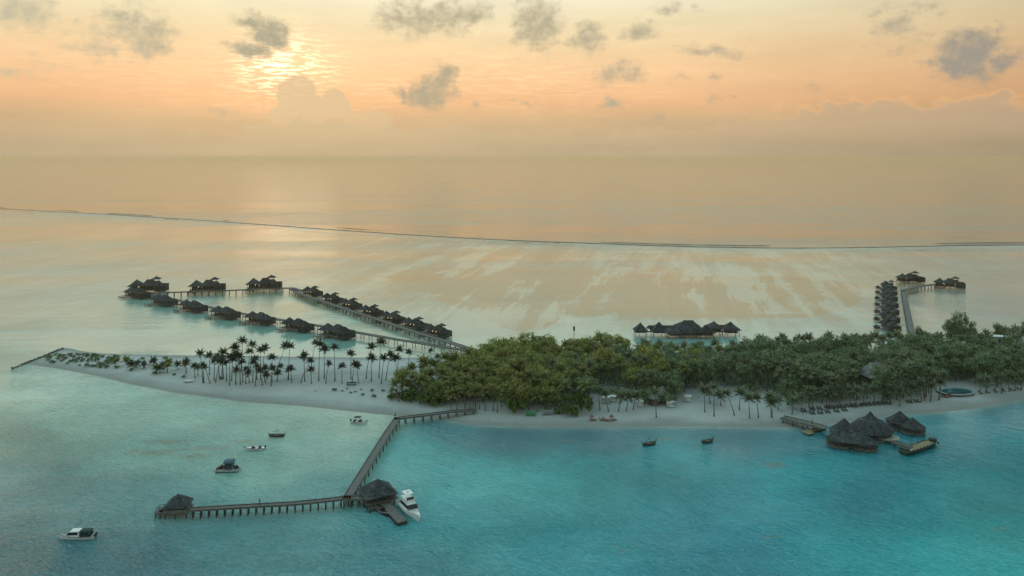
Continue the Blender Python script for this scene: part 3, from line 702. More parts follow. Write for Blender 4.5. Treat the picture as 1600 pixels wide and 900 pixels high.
# ------------------------------------------------------------------ boardwalks
def walkway(label, pts, w=2.4, z=1.8, post_step=4.0, railing=False, thick=.28, zs=None, group=None, cat='boardwalk', name='boardwalk', double=True, m='deckwood', posts=True, maxp=98):
    pw = [P(x, y, (zs[i] if zs else z)) for i, (x, y) in enumerate(pts)]
    root = empty(name, (pw[0].x, pw[0].y, 0), 0, label, cat, group); L = local(root)
    pl = [L(p) for p in pw]
    d = MB(); e = MB()
    n = len(pl); side = []
    for i, p in enumerate(pl):
        a = (pl[min(i + 1, n - 1)] - p); b = (p - pl[max(i - 1, 0)])
        a.z = b.z = 0
        dr = ((a.normalized() if a.length else b.normalized()) + (b.normalized() if b.length else a.normalized())).normalized()
        nn = Vector((-dr.y, dr.x, 0)); side.append(nn * w / 2)
    R = []
    for p, s_ in zip(pl, side):
        R.append([p - s_, p + s_, p + s_ - Vector((0, 0, thick)), p - s_ - Vector((0, 0, thick))])
    d.rings(R); d.build('walkway_deck', M[m], root)
    for sg in (-1, 1):
        for i in range(n - 1):
            e.bar(pl[i] + side[i] * sg * .95 + Vector((0, 0, .10)), pl[i + 1] + side[i + 1] * sg * .95 + Vector((0, 0, .10)), .16, .2)
    e.build('edge_beam', M['wood'], root)
    tot = sum((pl[i + 1] - pl[i]).length for i in range(n - 1))
    if posts:
        step = max(post_step, tot / (maxp / (2 if double else 1))); k = 0
        acc = step * .3
        proto = None
        for i in range(n - 1):
            a, b = pl[i], pl[i + 1]; Ls = (b - a).length
            while acc < Ls:
                p = a + (b - a) * acc / Ls; acc += step
                s_ = side[i].normalized() * (w / 2 - .2)
                gz = ground_z(p.x + root.location.x, p.y + root.location.y)
                if gz > p.z - .4: continue
                for sg in ((-1, 1) if double else (0,)):
                    q = p + s_ * sg
                    if proto is None: proto = MB().cyl(0, 0, -1.5 - p.z, -thick + .02, .17, 6).build('post', M['pile'], root); o = proto
                    else: o = proto.copy(); COL.objects.link(o); o.parent = root
                    o.location = q
            acc -= Ls
    if railing:
        rr = MB()
        for sg in (1,):
            for i in range(n - 1):
                a = pl[i] + side[i] * sg * .92; b = pl[i + 1] + side[i + 1] * sg * .92; up = Vector((0, 0, 1.0))
                rr.bar(a + up, b + up, .08, .08)
                m_ = int((b - a).length / 2.5)
                for k in range(m_ + 1):
                    p = a + (b - a) * k / max(m_, 1); rr.bar(p, p + up, .08, .08)
        rr.build('railing', M['wood'], root)
    return root
walkway('long wooden boardwalk on posts running behind the near villa row to the forest',
        [(222, 457), (275, 468.5), (325, 479.5), (378, 490), (433.5, 499), (496, 508.5), (552.7, 518.5), (615, 529.5), (700, 543), (750, 550.5)], 2.4, 2.4, 3.6)
walkway('straight far boardwalk on posts linking the three large towered villas',
        [(236, 458), (294, 456), (353, 454), (400, 452), (439, 450.3), (458, 450), (480, 457)], 2.4, 2.8, 4.2)
walkway('slanting boardwalk along the towered villas, meeting the near boardwalk at the forest',
        [(455, 451.5), (469, 459), (508, 472), (547, 485), (586, 497.5), (624, 510.5), (663, 523), (700, 534), (748, 549.5)], 3.0, 2.2, 3.6)
walkway('long receding boardwalk beside the line of villas on the right', [(1437, 545), (1425, 522), (1416, 478), (1411.5, 453)], 3.0, 1.9, 4.0)
walkway('short angled boardwalk from the right boardwalk head to the farthest villas', [(1410, 454), (1422, 450.8), (1434, 447.5), (1448, 446), (1463, 444)], 2.6, 2.4, 3.6)
DZ = 2.1
walkway('long straight near jetty deck slanting from the beach corner to the thatched arrival hut', [(541, 780), (566, 740), (592, 698), (607, 674), (621.5, 653)], 2.4, DZ, 4.5, double=True)
walkway('plank walkway from the jetty corner to the beach under the palms', [(616, 654.5), (645, 650.5), (675, 647), (705, 642.8), (745, 640.5)], 1.9, DZ, 3.0, zs=[DZ, DZ, DZ, DZ, 1.75])
walkway('level jetty on evenly spaced posts leading to the lone thatched hut', [(298, 796), (380, 791), (460, 786.5), (520, 780.5), (545, 776.5)], 1.75, DZ, 1.9, double=True)
walkway('short bridge from the jetty junction to the arrival hut', [(536, 777.5), (552, 778), (572, 778)], 2.2, DZ, 1.8)
walkway('wide wooden jetty from the right beach towards the restaurant', [(1222, 651.5), (1250, 658), (1290, 668.5)], 3.4, 1.9, 3.5, zs=[1.75, 1.9, 1.9])
walkway('narrow gangway from the round restaurant terrace down to the moored barge', [(1394, 690), (1410, 694.5), (1424, 699)], 1.8, 1.3, 2.2)

# breakwater of stakes at the spit's tip
g0, g1 = P(98, 544, .6), P(19, 575, .4)
gr = empty('groyne', (g0.x, g0.y, 0), 0, 'dark line of rocks and stakes running from the sand spit tip into the water', 'groyne')
dv = (g1 - g0); n = 70; rk = MB()
for i in range(n):
    f = i / (n - 1)
    if f > .8 and i % 3: continue
    p = dv * f; s_ = random.uniform(.35, .6)
    b = MB(); b.rings([ring_n(p.x + random.uniform(-.2, .2), p.y + random.uniform(-.3, .3), z, s_ * q, s_ * q, 6, random.random(), .08) for z, q in ((-.8, 1.1), (.1, 1), (random.uniform(.5, .9), .6))])
    b.build('rock', M['rock'], gr)

# ------------------------------------------------------------------ spa over the lagoon behind the forest
def center(x, y, z=0): return P(x, y, z)
sp0 = P(1072, 524)
spa = empty('overwater_spa', sp0, 0, 'thatched overwater spa of many pointed roofs seen above the forest canopy', 'spa'); spa.location.z = 0
def rel(root, x, y, z=0):
    p = P(x, y, z); return p.x - root.location.x, p.y - root.location.y
def spa_roof(cx, basey, hx, eave_y, peak_y, ridge=0.1, hy=None, walls=True):
    x, y = rel(spa, cx, basey); k = (basey - HY) / H
    ze = (basey - eave_y) / k; zp = (basey - peak_y) / k
    r = MB(); roof(r, x, y, ze, hx / k, hy or hx / k * .9, zp, ridge, .1); r.build('roof', M['thatch'], spa)
    h = hx / k * .68
    if walls:
        w = MB(); hy_ = (hy or hx / k * .9) * .6; w.box(x - h, x + h, y - hy_, y + hy_, 1.6, ze + .2); w.build('wall', M['wood'], spa)
        for q in (-.5, .5): MB().box(x + q * h - .5, x + q * h + .5, y - hy_ - .05, y - hy_ + .02, 1.8, ze - .4).build('window', M['boatglass'], spa)
    for dx in (-1, 1):
        for dy in (-1, 1): MB().cyl(x + dx * h * 1.15, y + dy * h * .9, -1.2, ze, .14, 6).build('pile', M['pile'], spa)
spa_roof(1000.6, 524, 11, 515.5, 504)
spa_roof(1030, 524, 14, 516, 503)
spa_roof(1053, 527, 12.5, 519, 508)
spa_roof(1075.5, 522, 20, 511, 500.8, 2.4)
spa_roof(1078, 527, 12, 518, 507.5)
spa_roof(1103.5, 527, 13, 518, 508)
spa_roof(1115.5, 522, 14, 511.5, 502)
spa_roof(1141.5, 524, 14, 513.5, 502.5)
d = MB(); x0, y0 = rel(spa, 992, 523.2); x1, _ = rel(spa, 1153, 523.2)
d.box(x0, x1, y0 - .5, y0 + 1.6, 1.35, 1.6); xa, ya = rel(spa, 1045, 527); xb, _ = rel(spa, 1112, 527); d.box(xa, xb, ya - 3, y0 - .5, 1.35, 1.6)
d.build('deck', M['deckwood'], spa)
r = MB(); xr0, yr = rel(spa, 1010, 523); xr1, _ = rel(spa, 1058, 523); roof(r, (xr0 + xr1) / 2, yr, 3.4, (xr1 - xr0) / 2, 1.3, 4.6, (xr1 - xr0) / 2 - 1, .1, thick=.2)
r.build('walkway_roof', M['thatch'], spa)
r = MB(); xr0, yr = rel(spa, 1118, 523); xr1, _ = rel(spa, 1136, 523); roof(r, (xr0 + xr1) / 2, yr, 3.6, (xr1 - xr0) / 2, 1.3, 4.8, (xr1 - xr0) / 2 - 1, .1, thick=.2)
r.build('walkway_roof', M['thatch'], spa)
for q in np.linspace(-24, 24, 14): MB().cyl(q, -2.4, -1.2, 1.4, .13, 6).build('pile', M['pile'], spa)

# ------------------------------------------------------------------ restaurant in the right bay
rs0 = P(1345, 700)
res = empty('overwater_restaurant', rs0, 0, 'large dark thatched restaurant on piles with tiered round roof near the right beach', 'restaurant'); res.location.z = 0
def rest_part(root, cx, by, rx, ry, ze, zp, n=16, flat=False, ridge=None, rot=0, prof=None, posts=10, rail_=True, zd=.85):
    x, y = rel(root, cx, by); r = MB()
    if ridge: roof(r, x, y, ze, rx, ry, zp, ridge, .2, rot=rot)
    else: roof_cone(r, x, y, ze, rx, ry, zp, n=n, prof=prof or ((.25, .2), (.5, .43), (.75, .7), (1, 1)))
    r.build('roof', M['thatch'], root)
    d = MB(); d.rings([ring_n(x, y, zd - .35, rx * .93, ry * .93, n), ring_n(x, y, zd, rx * .93, ry * .93, n)]); d.build('deck', M['deckwood'], root)
    w = MB(); w.rings([ring_n(x, y, zd, rx * .6, ry * .6, n), ring_n(x, y, ze + .4, rx * .6, ry * .6, n)]); w.build('wall', M['darkwood'], root)
    for k in range(posts):
        a = 2 * math.pi * (k + .5) / posts
        MB().cyl(x + rx * .86 * math.cos(a), y + ry * .86 * math.sin(a), -1.2, ze + .2, .13, 6).build('post', M['pile'], root)
    if rail_:
        q = MB(); pts = [(x + rx * .91 * math.cos(2 * math.pi * k / n), y + ry * .91 * math.sin(2 * math.pi * k / n)) for k in range(n + 1)]
        for a, b in zip(pts[:-1], pts[1:]):
            q.bar((*a, zd + .95), (*b, zd + .95), .12, .1); q.bar((*a, zd + .45), (*b, zd + .45), .06, .12); q.bar((*a, zd), (*a, zd + .95), .09, .09)
        q.build('railing', M['wood'], root)
rest_part(res, 1360, 684, 7.0, 6.0, 2.7, 8.5, 20, prof=((.2, .23), (.45, .49), (.65, .60), (.82, .72), (1, 1)), posts=14)
rest_part(res, 1319, 686, 4.8, 4.4, 2.7, 6.7, 10)
rest_part(res, 1311, 697, 4.1, 3.9, 2.4, 4.9, 10)
rest_part(res, 1350, 702, 4.3, 3.7, 2.3, 5.0, 12)
x, y = rel(res, 1331, 699.5); r = MB(); roof(r, x, y, 2.5, 4.6, 3.7, 4.75, 3.4, .15, rot=rad(-14)); r.build('roof', M['thatch'], res)
d = MB(); x, y = rel(res, 1387, 690); d.rings([ring_n(x, y, 1.15, 3.6, 2.9, 14), ring_n(x, y, 1.45, 3.6, 2.9, 14)]); d.build('terrace', M['palewall'], res)
pav = empty('dining_pavilion', P(1408, 678), 0, 'twin peaked dark thatched pavilion just right of the big round restaurant roof', 'pavilion'); pav.location.z = 0
rest_part(pav, 1406, 670, 4.6, 4.3, 2.6, 5.9, 10)
rest_part(pav, 1426, 677, 4.1, 3.7, 2.3, 5.1, 12)

# ------------------------------------------------------------------ huts of the near jetty
h2 = empty('arrival_hut', P(590, 785), rad(28), 'thatched pyramid-roofed arrival hut at the jetty junction beside the white yacht', 'hut'); h2.location.z = 0
d = MB(); d.box(-4.6, 4.2, -3.9, 4.0, 1.3, 1.65); d.build('deck', M['wood'], h2)
r = MB(); roof(r, 0, 0, 3.15, 5.0, 4.5, 6.5, .3, .15, sag=-.015); r.build('roof', M['thatch'], h2)
w = MB(); w.box(-.4, 3.0, -1.5, 2.4, 1.65, 3.7); w.box(-3.2, -.4, 2.1, 2.4, 1.65, 3.6); w.build('wall', M['wood'], h2)
MB().box(1.0, 2.2, -1.56, -1.5, 1.7, 3.3).build('door', M['darkwood'], h2)
for x in (-3.9, -1.3, 1.3, 3.7):
    for y in (-3.4, 3.4): MB().cyl(x, y, 1.6, 3.25, .13, 6).build('post', M['wood'], h2)
q = MB(); rail(q, [(-4.5, 3.9), (-4.5, -3.8), (-1, -3.8)], 1.65, .95, 1.2); rail(q, [(2, -3.8), (4.1, -3.8), (4.1, 3.9)], 1.65, .95, 1.2); q.build('railing', M['wood'], h2)
s_ = MB(); s_.box(-4.3, -1, -5.4, -3.95, .75, .95); s_.box(4.25, 5.6, -2.5, 1.5, .9, 1.1); s_.build('landing', M['wood'], h2)
q = MB(); q.box(-3.4, -1.6, 1.2, 1.9, 1.65, 2.2); q.box(-3.4, -1.6, 1.9, 2.1, 1.65, 2.6); q.build('bench', M['palewall'], h2)
piles(h2, [(x, y) for x in (-4.2, -1.4, 1.4, 3.9) for y in (-3.6, 0, 3.6)] + [(-4, -5.2), (-1.3, -5.2)], 1.32, .2)
h1 = empty('jetty_hut', P(278.5, 804.5), rad(6), 'lone tall-roofed thatched hut at the left end of the level jetty', 'hut'); h1.location.z = 0
d = MB(); d.box(-3.3, 3.4, -2.6, 3.0, 1.1, 1.45); d.build('deck', M['wood'], h1)
w = MB(); w.box(-2.9, 3.0, -2.2, 2.6, 1.45, 2.9); w.build('wall', M['wood'], h1)
for x in (-1.6, .2, 1.9): MB().box(x - .5, x + .5, -2.26, -2.2, 1.75, 2.6).build('window', M['boatglass'], h1)
r = MB(); roof(r, 0, .1, 2.75, 3.6, 3.1, 5.1, .35, .15, sag=-.03); r.build('roof', M['thatch'], h1)
b = MB(); b.box(-3.35, 3.45, -2.75, -2.55, 1.45, 2.25); b.build('skirt_board', M['deckwood'], h1)
l = MB(); l.box(-6.2, -3.35, -1.6, 2.4, .7, .9); l.build('landing', M['wood'], h1)
q = MB(); rail(q, [(-3.5, 2.3), (-6.1, 2.3), (-6.1, -1.5)], .9, 1.0, 1.2); q.build('railing', M['darkwood'], h1)
piles(h1, [(x, y) for x in (-3, 0, 3.1) for y in (-2.3, 2.7)] + [(-6, -1.4), (-6, 2.2), (-4.6, -1.4)], 1.15, .2)
for z_, dx, dy in ((0, -3.9, .6), (1, -5.0, .9)):
    b = MB(); b.tube([(dx, dy - .9, 1.15), (dx, dy + .9, 1.15)], [.42, .42], 8); b.build('barrel', M['motor'], h1)
h1.scale = (.84, .9, 1.0); h2.scale = (.88, .88, .92)
# pontoon
a, b_ = P(601, 786, .9), P(628, 814, .9)
pt = empty('pontoon', ((a.x + b_.x) / 2, (a.y + b_.y) / 2, 0), math.atan2(b_.y - a.y, b_.x - a.x), 'grey floating pontoon between the arrival hut and the white yacht', 'pontoon')
Lp = (b_ - a).length / 2 + .4
MB().box(-Lp, Lp, -1.35, 1.35, .72, .95).build('pontoon_deck', M['deckwood'], pt)
MB().box(-Lp + .1, Lp - .1, -1.25, 1.25, -.4, .70).build('float', M['darkwood'], pt)
for i in range(8):
    for sg in (-1, 1): MB().box(-Lp + .6 + i * (2 * Lp - 1.4) / 7, -Lp + .85 + i * (2 * Lp - 1.4) / 7, sg * 1.36 - .08, sg * 1.36 + .08, .35, 1.1).build('fender', M['motor'], pt)
# brown raft off the right jetty
a, b_ = P(1257, 674.5, .5), P(1287, 668, .5)
rf = empty('landing_float', ((a.x + b_.x) / 2, (a.y + b_.y) / 2, 0), math.atan2(b_.y - a.y, b_.x - a.x), 'low brown swim float tied to the end of the right jetty', 'float')
Lp = (b_ - a).length / 2
m_ = MB(); m_.box(-Lp, Lp, -1.1, 1.1, .3, .6); m_.box(-Lp - .8, -Lp + 1.8, -2.4, .4, .28, .58); m_.build('float_deck', M['tan'], rf)
MB().box(-Lp + .2, Lp - .2, -1.0, 1.0, -.4, .28).build('hull', M['darkwood'], rf)
for i in range(4): MB().cyl(-Lp + 1 + i * (2 * Lp - 2) / 3, 1.2, -.8, 1.3, .12, 6).build('mooring_post', M['pile'], rf)

# ------------------------------------------------------------------ boats
def hull_rings(L, Wd, Hs, bow=.5, rake=.9, sheer=.35, stern=.85, n=12, draft=.35, both=False):
    R = []
    for i in range(n + 1):
        u = i / n; x = -L / 2 + L * u
        wv = (1 - max(0, (u - bow) / (1 - bow)) ** 2.2) * (stern + (1 - stern) * min(1, u / .35))
        if both: wv = (1 - abs(2 * u - 1) ** 2.4)
        wv = max(wv, .03) * Wd / 2
        hz = Hs + sheer * (max(0, u - .4) / .6) ** 2 * Hs * 2 + (sheer * 2 * Hs * max(0, .4 - u) / .4 * .6 if both else 0)
        dx = rake * (max(0, (u - .8) / .2) ** 1.5)
        dr = draft * (1 - .6 * max(0, (u - .7) / .3))
        R.append([(x + dx, wv, hz), (x + dx * .6, wv * .93, hz * .45), (x, wv * .6, -dr * .4), (x, 0, -dr), (x, -wv * .6, -dr * .4), (x + dx * .6, -wv * .93, hz * .45), (x + dx, -wv, hz)])
    return R
def hull_mesh(name, root, m, **k):
    R = hull_rings(**k); mb = MB(); mb.rings(R); mb.build(name, m, root); return R
def deck_mesh(name, root, m, R, a, b, dz=-.06, sc=.94):
    mb = MB(); seg = R[a:b]
    for i in range(len(seg) - 1):
        p, q = seg[i], seg[i + 1]
        mb.add([(p[0][0], p[0][1] * sc, p[0][2] + dz), (p[6][0], p[6][1] * sc, p[6][2] + dz), (q[6][0], q[6][1] * sc, q[6][2] + dz), (q[0][0], q[0][1] * sc, q[0][2] + dz)], [(0, 1, 2, 3)])
    mb.build(name, m, root)
def gunwale(root, m, R, r=.06):
    mb = MB(); mb.tube([Vector(s_[0]) for s_ in R], [r] * len(R), 5); mb.tube([Vector(s_[6]) for s_ in R], [r] * len(R), 5); mb.build('gunwale', m, root)
def boat(name, x, y, rz, label, cat='boat', group=None):
    p = P(x, y); return empty(name, (p.x, p.y, 0), rad(rz), label, cat, group)
def outboard(root, x, y=0, z=.5):
    o = MB(); o.rings([ring_rect(x, y, z, .22, .18), ring_rect(x - .05, y, z + .45, .26, .2), ring_rect(x - .05, y, z + .62, .16, .14)]).box(x - .1, x + .08, y - .07, y + .07, -.5, z); o.build('outboard_motor', M['motor'], root)
# cabin motorboat, lower left
b = boat('motorboat', 121, 841, 183, 'white cabin motorboat with dark green rear canopy at the lower left', 'motorboat')
R = hull_mesh('hull', b, M['white'], L=9.4, Wd=2.9, Hs=.75, bow=.45, rake=.6)
deck_mesh('deck', b, M['greyplastic'], R, 0, 13, .01, .9); gunwale(b, M['motor'], R, .05)
c = MB(); c.rings([ring_rect(.9, 0, .78, 2.0, 1.1), ring_rect(.75, 0, 1.5, 1.7, 1.05), ring_rect(.45, 0, 2.1, 1.25, 1.0)]); c.build('cabin', M['white'], b)
c = MB(); c.rings([ring_rect(1.05, 0, 1.28, 1.55, 1.09), ring_rect(.75, 0, 1.95, 1.20, 1.05)]); c.build('windshield', M['boatglass'], b)
MB().box(-.9, 1.6, -1.08, 1.08, 2.1, 2.2).build('cabin_roof', M['white'], b)
c = MB(); c.rings([ring_rect(-2.4, 0, 1.95, 1.5, 1.15), ring_rect(-2.4, 0, 2.2, 1.45, 1.0), ring_rect(-2.4, 0, 2.28, 1.2, .6)]); c.build('canopy', M['navy'], b)
MB().box(-3.9, -1.0, -1.1, 1.1, .85, 1.5).build('seats', M['navy'], b)
for x in (-3.6, -1.2):
    for y in (-1.05, 1.05): MB().cyl(x, y, .8, 2.0, .05, 5).build('canopy_pole', M['rope'], b)
q = MB(); q.tube([(2.6, .95, .95), (3.0, .9, 1.5), (4.2, .45, 1.6), (5.0, 0, 1.6), (4.2, -.45, 1.6), (3.0, -.9, 1.5), (2.6, -.95, .95)], [.035] * 7, 5); q.build('bow_rail', M['rope'], b)
outboard(b, -4.95, .4, .7); outboard(b, -4.95, -.4, .7); b.scale = (.84, .84, .9)
# yacht
p0, p1 = P(629, 790), P(652.5, 813)
yb = empty('yacht', ((p0.x + p1.x) / 2, (p0.y + p1.y) / 2, 0), math.atan2(p1.y - p0.y, p1.x - p0.x), 'white motor yacht with flybridge moored bow-out at the pontoon', 'yacht')
R = hull_mesh('hull', yb, M['white'], L=11.8, Wd=3.8, Hs=1.35, bow=.4, rake=1.0, sheer=.22, draft=.5)
deck_mesh('deck', yb, M['white'], R, 0, 13, .02, .9); gunwale(yb, M['rope'], R, .05)
c = MB(); c.rings([ring_rect(-.6, 0, 1.4, 3.2, 1.5), ring_rect(-.9, 0, 2.2, 2.6, 1.42), ring_rect(-1.2, 0, 3.1, 2.0, 1.3)]); c.build('cabin', M['white'], yb)
c = MB(); c.rings([ring_rect(-.55, 0, 1.95, 2.85, 1.47), ring_rect(-.92, 0, 2.75, 2.4, 1.38)]); c.build('windshield', M['boatglass'], yb)
c = MB(); c.rings([ring_rect(-1.4, 0, 3.1, 1.9, 1.3), ring_rect(-1.5, 0, 3.75, 1.9, 1.35), ring_rect(-1.6, 0, 3.8, 1.7, 1.2)]); c.build('flybridge', M['white'], yb)
c = MB(); c.rings([ring_rect(.35, 0, 3.75, .12, 1.1), ring_rect(.15, 0, 4.35, .08, 1.0)]); c.build('flybridge_screen', M['boatglass'], yb)
MB().box(-3.0, -.2, -1.2, 1.2, 5.0, 5.12).build('hard_top', M['white'], yb)
for x in (-2.8, -.5):
    for y in (-1.1, 1.1): MB().bar((x - .2, y, 3.7), (x, y, 5.05), .09, .09).build('roof_strut', M['white'], yb)
MB().tube([(-2.2, 0, 5.1), (-2.3, 0, 7.4)], [.05, .02], 5).build('antenna', M['rope'], yb)
MB().cyl(-1.6, 0, 5.12, 5.5, .35, 8, .25).build('radar_dome', M['white'], yb)
MB().box(-5.5, -3.4, -1.4, 1.4, 1.36, 1.55).build('cockpit', M['tan'], yb)
q = MB(); q.tube([(1.8, 1.65, 1.5), (2.2, 1.6, 2.4), (4.6, 1.0, 2.7), (6.5, 0, 2.9), (4.6, -1.0, 2.7), (2.2, -1.6, 2.4), (1.8, -1.65, 1.5)], [.035] * 7, 5)
for x, y in ((3.2, 1.35), (4.6, 1.0), (3.2, -1.35), (4.6, -1.0)): q.bar((x, y, 1.7), (x, y, 2.65), .04, .04)
q.build('bow_rail', M['rope'], yb)
yb.scale = (.92, .9, .92)
# small dark boat tied left of the pontoon
b = boat('tender', 598, 801, -55, 'small dark open boat tied against the left side of the pontoon', 'boat')
R = hull_mesh('hull', b, M['motor'], L=5.2, Wd=1.9, Hs=.6, bow=.5, rake=.4)
deck_mesh('deck', b, M['greyplastic'], R, 1, 8, -.1, .8); gunwale(b, M['greyplastic'], R, .07)
MB().box(-.4, .5, -.4, .4, .5, 1.3).build('console', M['motor'], b); outboard(b, -2.8, 0, .5)
MB().box(-1.6, -.8, -.7, .7, .5, .85).build('seat', M['cushion'], b)
# covered work raft
b = boat('work_raft', 356, 735, 3, 'square work raft with blue-grey roofed shed and dark gear at both ends', 'raft')
MB().box(-3.1, 3.2, -1.7, 1.7, .25, .55).build('raft_deck', M['greyplastic'], b)
for y in (-1.3, 1.3): MB().tube([(-3.0, y, 0), (3.1, y, 0)], [.34, .34], 8).build('float', M['motor'], b)
c = MB(); c.rings([ring_rect(.4, 0, 2.5, 1.35, 1.4), ring_rect(.4, 0, 2.8, 1.3, 1.35), ring_rect(.4, 0, 3.05, 1.2, .7)]); c.build('canopy', M['bluecanvas'], b)
MB().box(-.7, 1.5, -.9, 1.1, .55, 2.2).build('shed', M['darkcushion'], b)
for x in (-.85, 1.65):
    for y in (-1.3, 1.3): MB().cyl(x, y, .5, 2.55, .06, 5).build('post', M['rope'], b)
for x, h_ in ((-1.7, 1.0), (2.4, .8)):
    c = MB(); c.rings([ring_n(x, .2, .55, .75, .8, 8), ring_n(x, .2, .55 + h_ * .6, .7, .7, 8, .3, .1), ring_n(x, .2, .55 + h_, .35, .35, 8, .3, .1)]); c.build('gear_pile', M['motor'], b)
MB().box(-3.0, -2.5, -1.2, .6, .55, 1.1).build('crate', M['cushion'], b)
# speedboats
def speedboat(x, y, rz, label, L=5.6, top='canopy', group=None):
    b = boat('speedboat', x, y, rz, label, 'speedboat', group)
    R = hull_mesh('hull', b, M['white'], L=L, Wd=2.1, Hs=.6, bow=.45, rake=.5)
    deck_mesh('deck', b, M['greyplastic'], R, 1, 8, -.12, .82); gunwale(b, M['bluecanvas'], R, .08)
    c = MB(); c.rings([ring_rect(.5, 0, .6, .5, .75), ring_rect(.3, 0, 1.25, .3, .65)]); c.build('windshield', M['boatglass'], b)
    MB().box(-.5, .1, -.35, .35, .5, 1.15).build('console', M['white'], b)
    MB().box(-1.9, -1.2, -.8, .8, .5, .95).build('seat', M['darkcushion'], b)
    if top == 'canopy':
        MB().box(-1.5, .6, -.85, .85, 2.0, 2.12).build('canopy', M['darkcushion'], b)
        for X_ in (-1.4, .5):
            for Y_ in (-.75, .75): MB().cyl(X_, Y_, .6, 2.02, .04, 5).build('canopy_pole', M['rope'], b)
    outboard(b, -L / 2 - .15, 0, .6); return b
speedboat(398, 702.5, 186, 'small white speedboat with crew seats between the work raft and the lone wooden dhoni', 6.0, top=None)
speedboat(561, 661, -8, 'small white speedboat with dark canopy just left of the jetty corner', 5.4)
# wooden dhonis
def dhoni(x, y, rz, label, L=5.6, mast=True, group='wooden dhonis at anchor'):
    b = boat('dhoni', x, y, rz, label, 'wooden boat', group)
    R = hull_mesh('hull', b, M['darkwood'], L=L, Wd=1.7, Hs=.55, both=True, rake=.3, sheer=.3)
    deck_mesh('deck', b, M['tan'], R, 2, 11, -.15, .85); gunwale(b, M['wood'], R, .06)
    z = R[-1][0][2]; X_ = R[-1][0][0]
    MB().tube([(X_ - .2, 0, z - .3), (X_ + .15, 0, z + .3), (X_ - .05, 0, z + .95)], [.12, .10, .05], 6).build('prow', M['darkwood'], b)
    z = R[0][0][2]; X_ = R[0][0][0]
    MB().tube([(X_ + .1, 0, z - .3), (X_ - .15, 0, z + .2), (X_ - .1, 0, z + .5)], [.10, .08, .05], 6).build('stern_post', M['darkwood'], b)
    if mast: MB().tube([(.2, 0, .3), (.1, 0, 3.6)], [.07, .04], 5).build('mast', M['wood'], b); MB().bar((-1.4, 0, 1.4), (1.2, .1, 2.2), .1, .1).build('spar', M['wood'], b)
    for k in (-.9, .1, 1.0): MB().box(k - .12, k + .12, -.72, .72, .5, .58).build('thwart', M['tan'], b)
    return b
dhoni(432, 682, -4, 'dark wooden dhoni with a mast, farthest left of the anchored wooden boats', 5.0)
dhoni(1014, 695, 22, 'dark wooden dhoni with rigging off the middle of the beach', 4.6)
dhoni(1105, 691, 24, 'dark wooden dhoni alone halfway to the restaurant, right of the rigged one', 4.2, mast=False)
# long barge by the restaurant
p0, p1 = P(1411, 711), P(1461, 694)
b = empty('barge', ((p0.x + p1.x) / 2, (p0.y + p1.y) / 2, 0), math.atan2(p1.y - p0.y, p1.x - p0.x), 'long dark green wooden barge with tan deck moored at the restaurant gangway', 'barge')
L = (p1 - p0).length
R = hull_mesh('hull', b, M['navy'], L=L, Wd=3.6, Hs=1.1, bow=.72, rake=.5, sheer=.15, draft=.4, stern=.8)
deck_mesh('deck', b, M['tan'], R, 0, 13, .01, .8); gunwale(b, M['navy'], R, .14)
for i in range(9):
    X_ = -L / 2 + 1.2 + i * (L - 2.4) / 8
    MB().box(X_ - .28, X_ + .28, -1.78, -1.4, .9, 1.45).build('bench', M['darkcushion'], b)
    if i in (2, 4): MB().box(X_ - .1, X_ + .1, 1.2, 1.4, 1.1, 2.7).build('flag_pole', M['palewall'], b)
MB().cyl(L / 2 - 1.3, 0, 1.25, 2.0, 1.15, 12).build('bow_cabin', M['navy'], b)
MB().cyl(L / 2 - 1.3, 0, 2.0, 2.12, 1.25, 12, .9).build('cabin_roof', M['darkwood'], b)
MB().box(-L / 2 + .3, -L / 2 + 1.7, -1.0, 1.0, 1.1, 1.9).build('engine_box', M['navy'], b)

# ------------------------------------------------------------------ palms
def frond_mesh(mb, base, az_, up, L, droop, wid, nseg=6, rnd=random):
    """one feathered frond: a rib with leaflets hanging on both sides"""
    p = Vector(base); d = Vector((math.cos(az_) * math.cos(up), math.sin(az_) * math.cos(up), math.sin(up)))
    pts = [p.copy()]; st = L / nseg
    for i in range(nseg):
        p = p + d * st; pts.append(p.copy())
        d = (d + Vector((0, 0, -droop * (i + 1) / nseg))).normalized()
    side = Vector((-math.sin(az_), math.cos(az_), 0))
    for i in range(nseg):
        a, b = pts[i], pts[i + 1]; u = (i + .5) / nseg
        w = wid * (math.sin(min(1, u * 1.25 + .18) * math.pi) ** .6 if u < .95 else .2) * rnd.uniform(.85, 1.1)
        for sg in (-1, 1):
            tip = (a + b) / 2 + side * sg * w + (b - a) * .9 + Vector((0, 0, -w * rnd.uniform(.35, .75)))
            mb.add([a, b, tip], [(0, 1, 2)])
            tip2 = b + side * sg * w * .85 + (b - a) * .9 + Vector((0, 0, -w * rnd.uniform(.4, .8)))
            mb.add([(a + b) / 2, b + (b - a) * .3, tip2], [(0, 1, 2)])
def crown_mesh(name, seed, m, R=3.2, n=17, w=.75):
    rr = random.Random(seed); mb = MB()
    for k in range(n):
        u = k / n; up = rad(72) * (1 - u) ** .8 - rad(18) * u + rr.uniform(-.15, .15)
        frond_mesh(mb, (0, 0, 0), k * 2.39996 + rr.uniform(-.2, .2), up, R * rr.uniform(.85, 1.1), .36 + .2 * u, w, rnd=rr)
    me = bpy.data.meshes.new(name); me.from_pydata(mb.v, [], mb.f); me.update(); me.materials.append(m); return me
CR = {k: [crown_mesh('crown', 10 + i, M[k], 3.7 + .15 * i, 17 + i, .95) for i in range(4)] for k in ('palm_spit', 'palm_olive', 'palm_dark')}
TRK = {}
